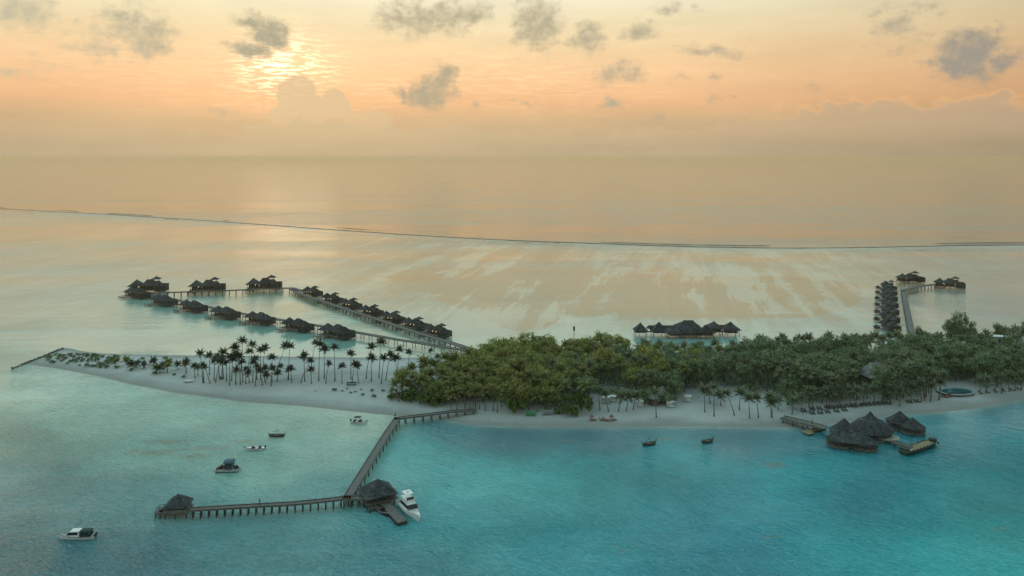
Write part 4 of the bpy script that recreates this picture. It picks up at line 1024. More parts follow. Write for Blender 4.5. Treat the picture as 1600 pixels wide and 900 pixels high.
def palm_at(p, top, kind, label, group, R=1.0, r0=.16, cat='palm tree', name='palm_tree'):
    """palm standing at p with its crown at top"""
    root = empty(name, (p.x, p.y, p.z - .1), 0, label, cat, group)
    t_ = top - p; mb = MB(); n = 7; pts = []
    curve = random.uniform(.1, .35)
    for i in range(n + 1):
        u = i / n; k = u + curve * math.sin(u * math.pi) * .5
        pts.append(Vector((t_.x * (u ** 1.5 * .75 + u * .25), t_.y * u, t_.z * u)))
    mb.tube(pts, [r0 * (1.35 - .75 * min(1, i / n * 1.4)) + (.08 if i == 0 else 0) for i in range(n + 1)], 6)
    mb.build('trunk', M['trunk'], root, smooth=True)
    c = bpy.data.objects.new('crown', random.choice(CR[kind])); COL.objects.link(c); c.parent = root
    c.location = pts[-1]; c.rotation_euler = (random.uniform(-.12, .12), random.uniform(-.12, .12), random.uniform(0, 6.28)); c.scale = (R, R, R * random.uniform(.9, 1.1))
    return root
def palm_px(cx, cy, bx, by, kind, label, group, R=1.0, dy=0.0):
    p = G(bx, by); k = (by - HY) / H
    top = Vector((p.x + (cx - bx) / k, p.y + dy + random.uniform(-.8, .8), p.z + (by - cy) / k))
    return palm_at(p, top, kind, label, group, R)
Z6 = [(90,255,95,340),(150,285,158,370),(200,195,215,400),(262,210,262,345),(215,275,222,405),(228,292,265,410),(305,240,295,385),(345,250,305,400),(358,190,350,375),(350,225,362,375),
      (408,220,405,420),(445,155,455,330),(452,205,450,415),(495,108,487,320),(475,215,482,415),(450,315,450,415),(565,135,555,300),(545,185,540,330),(525,300,522,408),(575,260,570,400),
      (630,170,628,380),(657,160,640,330),(600,290,588,425),(625,315,640,420),(542,330,547,402),(662,300,655,390),(708,225,708,400),(712,300,702,425),(765,290,745,390),(750,335,748,392),
      (808,140,745,330),(835,145,826,380),(843,300,850,398),(826,312,822,372),(935,220,942,390),(985,245,915,402),(985,312,990,408),(1018,122,985,330),(1047,132,1042,388),(1080,165,1082,372),
      (1152,155,1158,390),(1115,268,1092,408),(1210,285,1208,405),(1272,200,1272,375),(1303,268,1280,400),(1316,285,1325,405),(1418,150,1380,372),(1420,228,1418,392),(1489,115,1472,370),(1508,228,1490,408),
      (1553,203,1522,388),(1592,232,1600,392),(430,240,420,390),(320,215,332,360),(590,235,600,380),(670,345,664,405),(490,260,500,395),(380,262,384,392)]
SP = [(270 + a / 4.571, 510 + b / 4.571, 270 + c / 4.571, 510 + d / 4.571) for a, b, c, d in Z6]
SP += [(560 + a / 5, 500 + b / 5, 560 + c / 5, 500 + d / 5) for a, b, c, d in [(318,240,303,460),(397,252,392,368),(565,240,557,330),(620,292,613,408),(708,312,700,400),(757,350,750,425),(818,298,811,360),(560,338,553,415),(380,415,380,492),(420,368,424,450),(492,372,490,450),(820,395,815,460),(690,285,706,395)]]
SP.sort()
refs = [(0, 'at the grove left end'), (345, 'in the thick grove cluster'), (400, 'in mid grove'), (480, 'in the open right grove'), (580, 'between grove and forest'), (650, 'close to the forest')]
for i, (cx, cy, bx, by) in enumerate(SP):
    hm = (by - cy) / ((by - HY) / H); ln = (cx - bx)
    where = [r_ for a, r_ in refs if cx >= a][-1]
    hs = 'very tall' if hm > 15.5 else 'tall' if hm > 12 else 'medium' if hm > 8.5 else 'short'
    lean = 'leaning left' if ln < -4 else 'leaning right' if ln > 4 else 'upright'
    lb = f'{hs} {lean} palm {where}'
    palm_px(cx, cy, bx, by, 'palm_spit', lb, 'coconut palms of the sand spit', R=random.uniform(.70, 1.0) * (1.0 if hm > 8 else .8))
# low young palms at the spit's left part
Z5 = [(875,215,872,262),(965,205,968,240),(1000,235,1000,278),(1035,235,1035,262),(1090,240,1088,270),(1160,215,1162,242),(1185,260,1188,302),(1235,245,1235,277),(1270,250,1268,300),(1280,215,1280,247),(1345,240,1345,277),(1500,262,1500,322),(860,200,862,235),(1215,265,1213,300),(1410,235,1410,290)]
for i, (a, b, c, d) in enumerate(Z5):
    palm_px(a / 4.848, 520 + b / 4.848, c / 4.848, 520 + d / 4.848, random.choice(['palm_spit', 'palm_olive']), f'low young palm on bare sand between the shrubs and the grove, {i } from the {"left" if i < 10 else "right"} by listing height',
            'young palms of the sand spit', R=.8)
yp = [o for o in COL.objects if o.get('group') == 'young palms of the sand spit']
yp.sort(key=lambda o: o.location.x / o.location.y)
for i, o in enumerate(yp): o['label'] = 'low young palm on the bare sand left of the grove'
relabel(yp)

def ppx_(x, y): return 800 + F * x / y
# ------------------------------------------------------------------ leafy trees and shrubs
def leafy_mesh(name, seed, m, R, Hc, nclump, per, size, z0, spiky=.0, trunk=None):
    rr = random.Random(seed); nv = []; nf = []
    for c in range(nclump):
        a = rr.uniform(0, 6.283); q = math.sqrt(rr.random()) * R * .78; 
        top = z0 + (Hc - z0) * math.sqrt(max(0, 1 - (q / R) ** 2)) 
        zc = top - rr.random() ** 1.3 * (top - z0) * .75 
        cx, cy = q * math.cos(a), q * math.sin(a); rc = R * rr.uniform(.24, .42)
        for k in range(per):
            v = Vector((rr.gauss(0, 1), rr.gauss(0, 1), rr.gauss(0, 1) * .8 + .25)).normalized()
            rad_ = rc * rr.uniform(.6, 1.08)
            p = Vector((cx, cy, zc)) + Vector((v.x, v.y, v.z * .8)) * rad_
            if spiky and rr.random() < spiky: p += v * rc * .35
            nn = (v + Vector((rr.gauss(0, .55), rr.gauss(0, .55), rr.gauss(0, .55) + .2))).normalized()
            t1 = nn.cross(Vector((rr.gauss(0, 1), rr.gauss(0, 1), rr.gauss(0, 1)))).normalized(); t2 = nn.cross(t1)
            s1 = size * rr.uniform(.7, 1.4); s2 = s1 * rr.uniform(.35, .6); o = len(nv)
            nv += [p - t1 * s1, p - t2 * s2, p + t1 * s1, p + t2 * s2]; nf.append((o, o + 1, o + 2, o + 3))
    me = bpy.data.meshes.new(name); me.from_pydata([tuple(v) for v in nv], [], nf); me.update(); me.materials.append(m); return me
def trunk_mesh(seed, h, r, spread):
    rr = random.Random(seed); mb = MB(); mb.tube([(0, 0, -.3), (.1, 0, h * .35), (0, .15, h * .62)], [r, r * .8, r * .6], 6)
    for k in range(5):
        a = k * 1.257 + rr.random(); mb.tube([(0, .1, h * (.4 + .04 * k)), (math.cos(a) * spread * .4, math.sin(a) * spread * .4, h * .68), (math.cos(a) * spread * .75, math.sin(a) * spread * .75, h * .85)], [r * .5, r * .32, r * .12], 5)
    me = bpy.data.meshes.new('trunk'); me.from_pydata(mb.v, [], mb.f); me.update(); me.materials.append(M['pile']); return me
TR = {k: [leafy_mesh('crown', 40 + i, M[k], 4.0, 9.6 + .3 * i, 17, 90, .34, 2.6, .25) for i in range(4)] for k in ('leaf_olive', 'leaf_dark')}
TT = [trunk_mesh(90 + i, 9.5, .3, 3.4) for i in range(2)]
SHR = [leafy_mesh('leaves', 70 + i, M['leaf_hedge'], 1.0, 1.0, 7, 60, .14, .05) for i in range(3)]
SHRD = [leafy_mesh('leaves', 80 + i, M['leaf_dark'], 1.0, 1.0, 7, 60, .14, .05) for i in range(3)]
def tree_at(p, kind, sc, label, group, name='forest_tree', cat='tree', hz=1.0):
    root = empty(name, (p.x, p.y, p.z - .1), random.uniform(0, 6.28), label, cat, group); root.scale = (sc, sc, sc * hz)
    for nm, me_ in (('crown', random.choice(TR[kind])), ('trunk', random.choice(TT))):
        o = bpy.data.objects.new(nm, me_); COL.objects.link(o); o.parent = root
    return root
def shrub_at(p, r, h, label, group, meshes=SHR, name='shrub', cat='shrub'):
    o = bpy.data.objects.new(name, random.choice(meshes)); COL.objects.link(o); o.location = (p.x, p.y, p.z - .05); o.scale = (r, r * random.uniform(.85, 1.1), h); o.rotation_euler = (0, 0, random.uniform(0, 6.28))
    return tag(o, label, cat, group)

FP = [(612,627),(630,611),(665,604),(705,601),(742,588),(752,575),(775,568),(860,564),(1000,562),(1300,559),(1430,556),(1500,549),(1600,540),(1780,533),(1780,590),(1600,602),(1535,606),(1518,596),(1470,597),
      (1448,620),(1380,626),(1300,629),(1240,633),(1215,620),(1185,610),(1120,606),(1075,610),(1058,626),(1000,630),(985,612),(935,608),(915,640),(880,644),(832,636),(800,640),(782,630),(740,628),(715,628),(692,633),(640,628)]
FPW = np.array([[P(x, y, 1.2).x, P(x, y, 1.2).y] for x, y in FP])
roof_px = [(1366, 606, 25), (1028, 628, 14), (1560, 556, 16)]
roofs_w = [(P(x, y, 1.3), r_ * 90 / (y - HY)) for x, y, r_ in roof_px]
pts = []; tries = 0
while len(pts) < 600 and tries < 60000:
    tries += 1
    x = random.uniform(FPW[:, 0].min(), FPW[:, 0].max()); y = random.uniform(FPW[:, 1].min(), FPW[:, 1].max())
    if x > 240: continue
    dmin = 4.4 if ppx_(x, y) > 760 else 3.3
    if any((x - a) ** 2 + (y - b) ** 2 < dmin * dmin for a, b in pts): continue
    if not inside(np.array([x]), np.array([y]), FPW)[0]: continue
    if any((x - r_[0].x) ** 2 + ((y - r_[0].y)) ** 2 < (r_[1] + 1.5) ** 2 or (abs(x - r_[0].x * y / r_[0].y) < r_[1] * .9 and 0 < r_[0].y - y < 13) for r_ in roofs_w): continue
    pts.append((x, y))
dd = dist_poly(np.array([p[0] for p in pts]), np.array([p[1] for p in pts]), FPW)
cam_y = np.array([p[1] for p in pts])
nb = npm = 0
ZN = [(0, 'behind the jetty landing'), (700, 'behind the bare-trunked palms'), (790, 'behind the kayaks'), (860, 'below the antenna mast'), (935, 'behind the left clearing'), (1005, 'below the spa roofs'), (1080, 'behind the large clearing'),
      (1160, 'between the large clearing and the right jetty'), (1230, 'behind the right jetty'), (1300, 'left of the grey hall roof'), (1365, 'right of the grey hall roof'), (1430, 'behind the pool'), (1530, 'at the right edge')]
def zone(X_, y, dd_):
    z = [n_ for a, n_ in ZN if X_ >= a][-1]
    return ('front-row' if y < 283 and X_ < 1200 or y < 288 else 'skyline' if dd_ < 9 else 'mid-forest'), z
order = sorted(range(len(pts)), key=lambda i: pts[i][1])
for i in order:
    x, y = pts[i]; X_ = ppx_(x, y); p = Vector((x, y, ground_z(x, y)))
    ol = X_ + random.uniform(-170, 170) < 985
    edge = dd[i] < 7 and y < 300
    rw, zn = zone(X_, y, dd[i])
    ispalm = random.random() < (.66 if edge else .36 if y < 305 else .2)
    small = (y < 292 and X_ < 760) or (975 < X_ < 1165 and dd[i] < 22 and y > 305)
    if (ispalm or nb >= 295) and npm < 210:
        npm += 1; h = random.uniform(8.0 if y < 300 else 7.2, 11.2 if y < 300 else 9.6) * (.8 if small else 1)
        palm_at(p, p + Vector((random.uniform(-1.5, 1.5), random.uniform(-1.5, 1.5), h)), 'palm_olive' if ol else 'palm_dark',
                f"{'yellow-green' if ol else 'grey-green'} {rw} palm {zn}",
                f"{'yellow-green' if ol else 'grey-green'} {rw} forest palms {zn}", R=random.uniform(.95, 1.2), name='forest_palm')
    elif nb < 295:
        nb += 1; sc = random.uniform(.88, 1.2) * (.74 if small else 1)
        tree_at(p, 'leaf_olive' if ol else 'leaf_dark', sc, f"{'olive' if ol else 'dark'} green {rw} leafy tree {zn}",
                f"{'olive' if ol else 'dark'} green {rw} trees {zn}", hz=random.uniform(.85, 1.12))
# tall trees standing over the canopy at the right
for k, (x, by, top, sc, lb) in enumerate([(1500, 552, 490, 1.0, 'tallest leafy tree standing high over the right forest'), (1484, 551, 497, .75, 'tall loose tree just left of the tallest one over the right forest'), (1440, 556, 508, .8, 'rounded treetop beside the lower end of the right boardwalk'),
                                          (1517, 551, 500, .8, 'tall leafy tree just right of the tallest one over the right forest'), (1562, 549, 503, .8, 'broad dark treetop near the right edge beyond the white roofs')]):
    p = P(x, by, 1.3); hm = (by - top) / ((by - HY) / H) ; r_ = tree_at(p, 'leaf_dark', sc, lb, 'tall trees over the right forest', 'tall_tree', hz=hm / 10.6 / sc)
# undergrowth: knee to head high brush filling the forest floor
rr = random.Random(5); uv = []; uf = []; tot = 0
while tot < 80000:
    x = rr.uniform(FPW[:, 0].min(), 230); y = rr.uniform(FPW[:, 1].min(), FPW[:, 1].max())
    pxs = np.array([x]); 
    xs_ = np.array([rr.uniform(FPW[:, 0].min(), 230) for _ in range(400)]); ys_ = np.array([rr.uniform(FPW[:, 1].min(), FPW[:, 1].max()) for _ in range(400)])
    ok = inside(xs_, ys_, FPW) & (dist_poly(xs_, ys_, FPW) > 1.2)
    for x, y in zip(xs_[ok], ys_[ok]):
        if any((x - r_[0].x) ** 2 + (y - r_[0].y) ** 2 < (r_[1] * .8) ** 2 for r_ in roofs_w): continue
        hc = 2.0 + 4.2 * max(0, mnoise.noise(Vector((x * .12, y * .12, 2))) + .5)
        for q in range(9):
            p = Vector((x + rr.gauss(0, .8), y + rr.gauss(0, .8), 1.2 + rr.random() * hc)); nn = Vector((rr.gauss(0, 1), rr.gauss(0, 1), rr.gauss(.4, 1))).normalized()
            t1 = nn.cross(Vector((rr.gauss(0, 1), rr.gauss(0, 1), .1))).normalized(); t2 = nn.cross(t1); s_ = rr.uniform(.3, .55); o = len(uv)
            uv += [tuple(p - t1 * s_), tuple(p - t2 * s_ * .5), tuple(p + t1 * s_), tuple(p + t2 * s_ * .5)]; uf.append((o, o + 1, o + 2, o + 3)); tot += 1
mb = MB(); mb.v = uv; mb.f = uf; ug = mb.build('undergrowth', M['leaf_dark']); tag(ug, kind='stuff')

# hedge-like thickets at the forest front
HG = [(622,627,16,13,'rounded green thicket at the far left foot of the forest'),(642,628,15,16,'small rounded thicket second from the left at the forest foot'),(663,636,18,16,'broad hedge-like thicket left of the jetty landing'),(688,636,16,17,'hedge-like thicket directly left of the jetty landing'),
      (800,648,12,19,'leafy thicket right of the tall bare trunks, its left lobe'),(817,648,13,22,'leafy thicket just left of the green kayaks'),(880,651,13,17,'bright green rounded bush right of the grey kayaks'),(904,651,18,30,'large rounded bush right of the bright green one'),
      (1010,634,16,20,'dark thicket between the two sand clearings'),(1037,635,18,16,'dark thicket at the left edge of the large clearing'),(1240,640,14,20,'dark bush behind the foot of the right jetty'),(1400,626,16,22,'dark bush behind the restaurant roof peaks'),(1175,612,14,12,'dark low bush at the upper right of the large clearing'),(960,622,16,10,'low dark hedge behind the left clearing')]
for x, y, wx, hp, lb in HG:
    p = G(x, y); k = (y - HY) / H
    p.y += wx / k * .6
    shrub_at(p, wx / k * 1.15, hp / k * 1.1, lb, 'thickets along the forest front', SHR if x < 950 else SHRD, 'thicket', 'thicket')
# shrubs on the left tip of the spit (zoom positions)
SB = [(430,162),(455,178),(480,172),(497,185),(520,160),(540,155),(535,172),(560,180),(580,155),(600,165),(610,185),(590,195),(625,200),(560,205),(575,215),(600,240),(470,205),(440,195),(390,217),(410,217),(365,203),(365,188),(530,212),(510,225),(645,165),(660,175),(680,205),(665,210),
      (660,243),(700,175),(720,180),(735,190),(745,225),(735,205),(715,245),(740,248),(775,178),(770,235),(780,250),(800,215),(825,185),(815,225),(810,255),(850,185),(885,260),(900,175),(995,275),(1080,192),(950,187),(1175,303),(835,195),(760,255),(695,248),(1250,190),(845,215),(620,210),(490,190),(370,190)]
SBP = sorted([(a / 4.848, 520 + b / 4.848) for a, b in SB])
for i, (x, y) in enumerate(SBP):
    s_ = random.uniform(.9, 1.7) * (1.5 if (i % 7 == 0) else 1); row = 'rear' if y < 557 else 'front' if y > 567 else 'middle'
    shrub_at(G(x, y + 2), s_ * .85, s_ * .75, f'dark shrub on the left spit tip, {row} band', 'dark shrubs at the tip of the sand spit', SHRD, 'beach_shrub')
# small plants and stumps on the sand right of the grove
PL = [(1155,455,1.2),(1210,457,.6),(1245,440,.5),(1268,470,.7),(1303,463,.6),(1345,445,.5),(1422,455,.8),(1357,485,.9),(1437,498,1.1),(1503,457,.9),(1020,457,.4),(75,360,1.1),(340,370,.9),(10,342,.8)]
for i, (a, b, s_) in enumerate(PL):
    x, y = 270 + a / 4.571, 510 + b / 4.571
    shrub_at(G(x, y + 1.5), s_, s_ * .9, ['low clump of green plants right of the palm grove, leftmost of its group', 'tiny bush just right of the low clump on the sand', 'tiny bush farthest back in the scattered group', 'small pale bush in the middle of the scattered group', 'small bush right of the pale one on the sand',
        'tiny lone bush behind the small bushes', 'dark bush nearer the forest, rear left of four', 'dark low bush front left of four near the forest', 'widest low dark bush close to the forest thicket', 'dark bush rear right of four near the forest',
        'tiny tuft of green on the open sand below the grove', 'dark upright bush by the white dinghy', 'small dark bush among trunks at the grove foot', 'small dark bush at the left start of the grove'][i], 'small bushes on the open sand', SHRD, 'beach_bush')

# palms with clear trunks along the beach front
BZ = [(455,530,470,642),(500,545,522,650),(605,560,585,650),(650,560,635,650),(690,560,678,640),(815,545,822,688),(1118,520,1125,655),(1180,505,1183,682),(1262,545,1310,675),(1400,575,1405,692),(1452,575,1460,690),(1545,598,1545,690),(1222,560,1226,615),(1150,540,1158,600),
      (150,545,148,640),(190,545,190,648),(75,560,78,652),(1350,540,1340,640),(1580,585,1585,640),(30,560,25,640)]
BP = [(820 + a / 4, 480 + b / 4, 820 + c / 4, 480 + d / 4) for a, b, c, d in BZ]
BP += [(560 + a / 5, 500 + b / 5, 560 + c / 5, 500 + d / 5) for a, b, c, d in [(720,590,725,715),(770,570,770,700),(830,560,832,690),(870,545,872,690),(920,540,915,680),(995,560,992,705),(940,560,945,695),(1050,545,1053,710),(1085,560,1085,720),(1120,550,1118,680),(905,570,895,700),(1200,560,1210,700)]]
BP += [(1200 + a / 5.333, 600 + b / 5.333, 1200 + c / 5.333, 600 + d / 5.333) for a, b, c, d in [(20,120,28,275),(210,140,200,250),(275,130,290,240),(330,60,345,195),(370,70,372,205),(480,60,490,190),(520,70,515,190),(735,60,733,200),(800,40,795,175),(880,50,885,170),(1100,60,1098,185),(1190,30,1192,150),(1275,10,1278,150),(1350,20,1353,150),(1430,-10,1427,132),(1300,0,1305,140),(600,60,600,185),(680,50,684,180),(960,40,955,170),(1020,50,1022,170)]]
BP += [(1400 + a / 5, 480 + b / 5, 1400 + c / 5, 480 + d / 5) for a, b, c, d in [(375,540,335,720),(290,540,270,730),(240,560,235,700),(660,580,655,680),(700,570,705,675),(770,560,775,670),(820,560,825,672),(880,540,885,660),(930,550,935,655),(975,540,980,645)]]
BP.sort()
for i, (cx, cy, bx, by) in enumerate(BP):
    where = 'by the jetty landing' if bx < 760 else 'by the kayaks' if bx < 900 else 'on the left clearing' if bx < 1000 else 'on the large sand clearing' if bx < 1200 else 'behind the restaurant beach' if bx < 1440 else 'by the pool' if bx < 1530 else 'at the right edge of the beach'
    ln = cx - bx; lean = 'leaning left' if ln < -2.5 else 'leaning right' if ln > 2.5 else 'straight'
    palm_px(cx, cy - 1, bx, by, 'palm_olive' if bx < 930 else 'palm_dark', f'{lean} bare-trunked palm {where}', 'palms with bare trunks along the beach', R=random.uniform(.85, 1.05))

# ------------------------------------------------------------------ buildings among the trees
bh = empty('thatched_house', P(1367, 604, 1.3), rad(10), 'large pale grey thatched hall roof rising from the right forest', 'house')
r = MB(); roof(r, 0, 0, 4.8, 5.6, 5.2, 9.4, 1.9, .2); r.build('roof', M['thatch_light'], bh)
r = MB(); roof(r, 4.6, .6, 3.4, 3.2, 3.6, 7.4, .5, .15); r.build('side_roof', M['thatch_light'], bh)
MB().box(-4.2, 4.2, -3.8, 3.8, -.3, 5.0).build('wall', M['wood'], bh)
for x in (-2.5, 0, 2.5): MB().box(x - .7, x + .7, -3.86, -3.8, .8, 3.4).build('window', M['boatglass'], bh)
for i, (x, y, s_, lb) in enumerate([(1022, 631, 2.6, 'small grey thatched beach hut roof, left of the pair under the trees'), (1035, 627, 3.0, 'small grey thatched beach hut roof, right and higher of the pair')]):
    b = empty('beach_hut', P(x, y, 1.3), rad(20 - 35 * i), lb, 'hut')
    r = MB(); roof_cone(r, 0, 0, 2.4, s_, s_, 5.0 + .6 * i, n=10); r.build('roof', M['thatch_light'], b)
    MB().box(-s_ * .55, s_ * .55, -s_ * .5, s_ * .5, -.2, 2.5).build('wall', M['wood'], b)
    for k in range(5): MB().cyl(s_ * .85 * math.cos(k * 1.257), s_ * .85 * math.sin(k * 1.257), -.2, 2.6, .08, 5).build('post', M['pile'], b)
for i, (x, y, w_, lb) in enumerate([(1553, 556, 3.2, 'flat white-roofed service building in the trees near the right edge'), (1570, 555, 2.4, 'smaller white-roofed building right beside the larger one')]):
    b = empty('service_building', P(x, y, 1.3), 0, lb, 'building')
    MB().box(-w_, w_, -1.5, 1.5, -.2, 8.7 - i * .4).build('wall', M['palewall'], b); MB().box(-w_ - .3, w_ + .3, -1.8, 1.8, 8.7 - i * .4, 9.0 - i * .4).build('roof', M['white'], b)
    for q in (-.5, .5): MB().box(q * w_ - .5, q * w_ + .5, -1.56, -1.5, 6.6, 7.8).build('window', M['boatglass'], b)
# mast
mp = P(897, 556, 1.2); ms = empty('antenna_mast', mp, 0, 'thin grey antenna mast with dark head rising above the left forest', 'mast')
MB().cyl(0, 0, -.2, 14.6, .16, 6).build('pole', M['rope'], ms); c = MB()
c.rings([ring_n(0, 0, 14.2, .3, .3, 8), ring_n(0, 0, 15.0, .55, .55, 8), ring_n(0, 0, 16.6, .5, .5, 8), ring_n(0, 0, 17.0, .25, .25, 8)]); c.build('antenna_head', M['navy'], ms)
ms.scale = (.8, .8, .78)
for z in (9, 11.5, 13.2): MB().bar((-.7, 0, z), (.7, 0, z), .06, .06).build('cross_arm', M['rope'], ms)
# pool
pc = P(1492, 611, 1.4); po = empty('swimming_pool', (pc.x, pc.y, 1.42), rad(8), 'turquoise swimming pool on a pale terrace behind the right beach', 'pool')
def poolfn(t, b): t.put(b, 'Base Color', (.012, .15, .18, 1)); b.inputs['IOR'].default_value = 1.33
M['pool'] = mat('pool_water', poolfn, .05, .5)
k = (611 - HY) / H
mb = MB(); mb.rings([ring_n(0, 0, -.05, 27 / k + .3, 5.2, 20), ring_n(0, 0, .06, 27 / k + .3, 5.2, 20)]); mb.build('pool_terrace', M['sand'], po)
mb = MB(); mb.rings([ring_n(.3, -.6, .065, 24 / k, 3.5, 20), ring_n(.3, -.6, .09, 24 / k, 3.5, 20)]); mb.build('pool_water', M['pool'], po)
# ------------------------------------------------------------------ things on the beach
def lounger(mat_):
    r_ = empty('sun_lounger', (0, 0, 0)); r_['category'] = 'sun lounger'
    MB().box(-.35, .35, -1.0, .5, .30, .42).build('seat', mat_, r_); m_ = MB(); m_.bar((0, .45, .36), (0, 1.05, .85), .7, .1); m_.build('backrest', mat_, r_)
    for x in (-.3, .3):
        for y in (-.85, .6): MB().box(x - .04, x + .04, y - .04, y + .04, 0, .3).build('leg', M['wood'], r_)
    return r_
LD, LR = lounger(M['darkcushion']), lounger(M['cushion'])
Lz = [(370,248),(437,245),(497,238),(572,231),(637,223),(300,228),(370,215),(432,211),(497,203),(530,200),(570,198),(600,196),(628,193),(680,189),(722,186),(760,184),(800,180),(835,176),(870,172),(905,170),(940,168),(975,165),(1010,163),(1180,156),(1240,150)]
Lp_ = sorted([(1200 + a / 5.333, 600 + b / 5.333) for a, b in Lz])
first = {LD.name: True, LR.name: True}
def put(proto, p, rz, lb, grp, sc=.95):
    if first.get(proto.name): first[proto.name] = False; proto.location = p; proto.rotation_euler.z = rz; proto.scale = (sc,) * 3; return tag(proto, lb, None, grp)
    return dup(proto, p, rz, sc, lb, grp)
n = 0
for i, (x, y) in enumerate(Lp_):
    for q in (-2.4, 2.4):
        n += 1; put(LD, G(x + q, y), rad(random.uniform(-15, 15)), f'dark sun lounger on the beach behind the restaurant', 'dark sun loungers on the right beach')
for i, (x, y) in enumerate([(1475, 620.5), (1480, 620), (1488, 619.5), (1492, 619.2), (1499, 617.8), (1503, 617.5), (1510, 617), (1514, 616.6)]):
    put(LR, G(x, y), rad(random.uniform(60, 100)), f'rust-coloured sun lounger on the beach below the pool, {ORD[i]} from left', 'rust sun loungers below the pool', 1.5)
for i, x in enumerate([1532, 1543, 1556, 1568, 1581, 1592]):
    put(LD, G(x, 614.5 - i * 1.1), rad(random.uniform(-15, 15)), f'dark lounger at the right edge of the forest front, {ORD[i]} of six from left', 'dark loungers at the right edge')
for i, (x, y) in enumerate([(926, 657.5), (941.5, 657.5), (946, 657), (957.5, 657.5)]):
    put(LR, G(x, y), rad((100, 80, 60, 110)[i]), ('rust sun lounger alone on the sand below the left clearing', 'rust lounger, left one of the close pair at the waterline', 'rust lounger, right one of the close pair at the waterline', 'rust sun lounger right of the close pair at the waterline')[i], 'rust loungers below the left clearing', 1.25)
def umbrella(x, y, lb, grp, r_=1.5, m='thatch_light', h=2.6):
    p = G(x, y); u = empty('parasol', p, 0, lb, 'parasol', grp); MB().cyl(0, 0, 0, h, .06, 6).build('pole', M['wood'], u)
    mb = MB(); roof_cone(mb, 0, 0, h - .5, r_, r_, h + .35, n=10, thick=.1); mb.build('canopy', M[m], u)
for x, y, lb in [(924.5, 657, 'small rust parasol by the lone rust lounger'), (955.5, 657, 'small rust parasol right of the close pair of loungers')]: umbrella(x, y, lb, 'small parasols at the waterline', 0.9, 'cushion', 1.8)
for x, y, lb in [(947, 629, 'left white daybed cube in the left clearing'), (957, 627, 'right grey-white daybed in the left clearing'), (1048, 636, 'white daybed at the right foot of the dark thicket'), (1075, 627, 'white daybed at the upper left of the large clearing'), (1000, 635, 'pale daybed at the left foot of the dark thicket')]:
    p = G(x, y); b = empty('daybed', p, rad(random.uniform(-20, 20)), lb, 'daybed', 'white daybeds under the trees')
    MB().box(-1.1, 1.1, -.9, .9, .3, .6).build('mattress', M['white'], b); MB().box(-1.3, 1.3, -1.1, 1.1, 2.0, 2.1).build('canopy', M['white'], b)
    for X_ in (-1.2, 1.2):
        for Y_ in (-1, 1): MB().cyl(X_, Y_, 0, 2.0, .05, 5).build('post', M['wood'], b)
    MB().box(-1.2, 1.2, .95, 1.0, .6, 1.9).build('curtain', M['white'], b)
def kayak(x, y, rz, m, lb, grp, L=3.4):
    b = empty('kayak', G(x, y), rad(rz), lb, 'kayak', grp); b.location.z += .3
    R = hull_mesh('hull', b, M[m], L=L, Wd=.9, Hs=.28, both=True, rake=.1, sheer=.25, draft=.2)
    MB().rings([ring_n(0, 0, .24, .55, .25, 8), ring_n(0, 0, .34, .5, .22, 8)]).build('cockpit', M['motor'], b)
for i in range(4): kayak(823.5 + 4 * i, 648.2, 84 + 4 * i, 'green', f'bright green kayak pulled up by the thicket, {ORD[i]} of four from left', 'green kayaks on the sand')
for i in range(4): kayak(850 + 4.6 * i, 647.8 - .2 * i, 70 + 6 * i, 'greyplastic', f'grey kayak right of the green ones, {ORD[i]} of four from left', 'grey kayaks on the sand')
b = empty('dinghy', G(296, 597), rad(10), 'small white dinghy pulled up on the sand below the grove', 'dinghy'); b.location.z += .3
R = hull_mesh('hull', b, M['white'], L=3.8, Wd=1.5, Hs=.45, bow=.4, rake=.3, draft=.25); deck_mesh('deck', b, M['greyplastic'], R, 1, 11, -.12, .85)
b = empty('beach_table', G(549, 601.5), rad(5), 'long dark picnic table on the sand below the palm grove', 'table')
MB().box(-1.8, 1.8, -.5, .5, .9, 1.05).build('tabletop', M['darkwood'], b)
for X_ in (-1.5, 1.5): MB().box(X_ - .1, X_ + .1, -.4, .4, 0, .9).build('leg', M['darkwood'], b)
for Y_ in (-.95, .95): MB().box(-1.7, 1.7, Y_ - .2, Y_ + .2, .45, .55).build('bench', M['darkwood'], b)

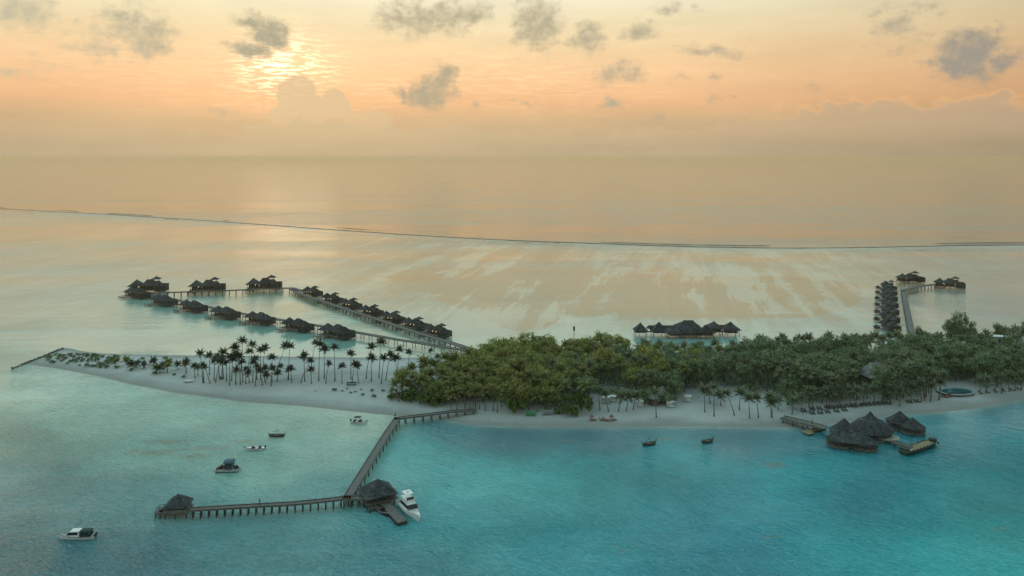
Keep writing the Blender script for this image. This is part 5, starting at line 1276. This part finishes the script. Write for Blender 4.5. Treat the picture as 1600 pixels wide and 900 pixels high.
# ------------------------------------------------------------------ people
def person(p, rz, lb, stride=.25, shirt='cloth'):
    J = {'pel': (0, 0, .95), 'ch': (0, .02, 1.25), 'nk': (0, .01, 1.48), 'hd': (0, .03, 1.58), 'top': (0, .03, 1.74)}
    v = [(0, 0, .95), (0, .01, 1.12), (0, .01, 1.35), (0, 0, 1.50), (0, .02, 1.60), (0, .02, 1.72),
         (.19, 0, 1.42), (.25, .04 - stride * .3, 1.14), (.25, .14 - stride * .4, .90), (-.19, 0, 1.42), (-.25, .04 + stride * .3, 1.14), (-.25, .14 + stride * .4, .90),
         (.10, 0, .88), (.11, stride * .55, .48), (.11, stride * .9, .07), (.11, stride * .9 + .18, .04), (-.10, 0, .88), (-.11, -stride * .35, .48), (-.11, -stride * .9, .09), (-.11, -stride * .9 + .18, .04)]
    e = [(0, 1), (1, 2), (2, 3), (3, 4), (4, 5), (2, 6), (6, 7), (7, 8), (2, 9), (9, 10), (10, 11), (0, 12), (12, 13), (13, 14), (14, 15), (0, 16), (16, 17), (17, 18), (18, 19)]
    r_ = [.14, .13, .15, .06, .10, .09, .065, .05, .035, .065, .05, .035, .095, .065, .045, .04, .095, .065, .045, .04]
    me = bpy.data.meshes.new('person'); me.from_pydata(v, e, []); me.update(); me.materials.append(M[shirt])
    o = bpy.data.objects.new('person', me); COL.objects.link(o); o.location = p; o.rotation_euler = (0, 0, rz)
    md = o.modifiers.new('skin', 'SKIN'); me.skin_vertices[0].data[0].use_root = True
    for i, q in enumerate(r_): me.skin_vertices[0].data[i].radius = (q, q * .85)
    o.modifiers.new('sub', 'SUBSURF').levels = 1; o.modifiers['sub'].render_levels = 1
    h = MB(); h.rings([ring_n(0, .01, 1.62, .10, .105, 8), ring_n(0, .0, 1.72, .095, .10, 8), ring_n(0, 0, 1.78, .04, .04, 8)]); h.build('hair', M['motor'], o)
    return tag(o, lb, 'person')
person(P(617.5, 654, DZ), rad(200), 'person in dark clothes standing at the jetty corner near the beach', .2)
person(P(406, 789.5, DZ + .02), rad(90), 'person in dark clothes walking along the level jetty towards the lone hut', .3)
person(P(1269, 663.5, 1.92), rad(60), 'person in dark clothes walking on the wide right jetty', .25)

for key in ('coconut palms of the sand spit', 'palms with bare trunks along the beach', 'dark shrubs at the tip of the sand spit', 'dark sun loungers on the right beach'):
    relabel([o for o in COL.objects if o.get('group') == key])
relabel([o for o in COL.objects if o.name.startswith(('forest_palm', 'forest_tree')) and o.get('category')])
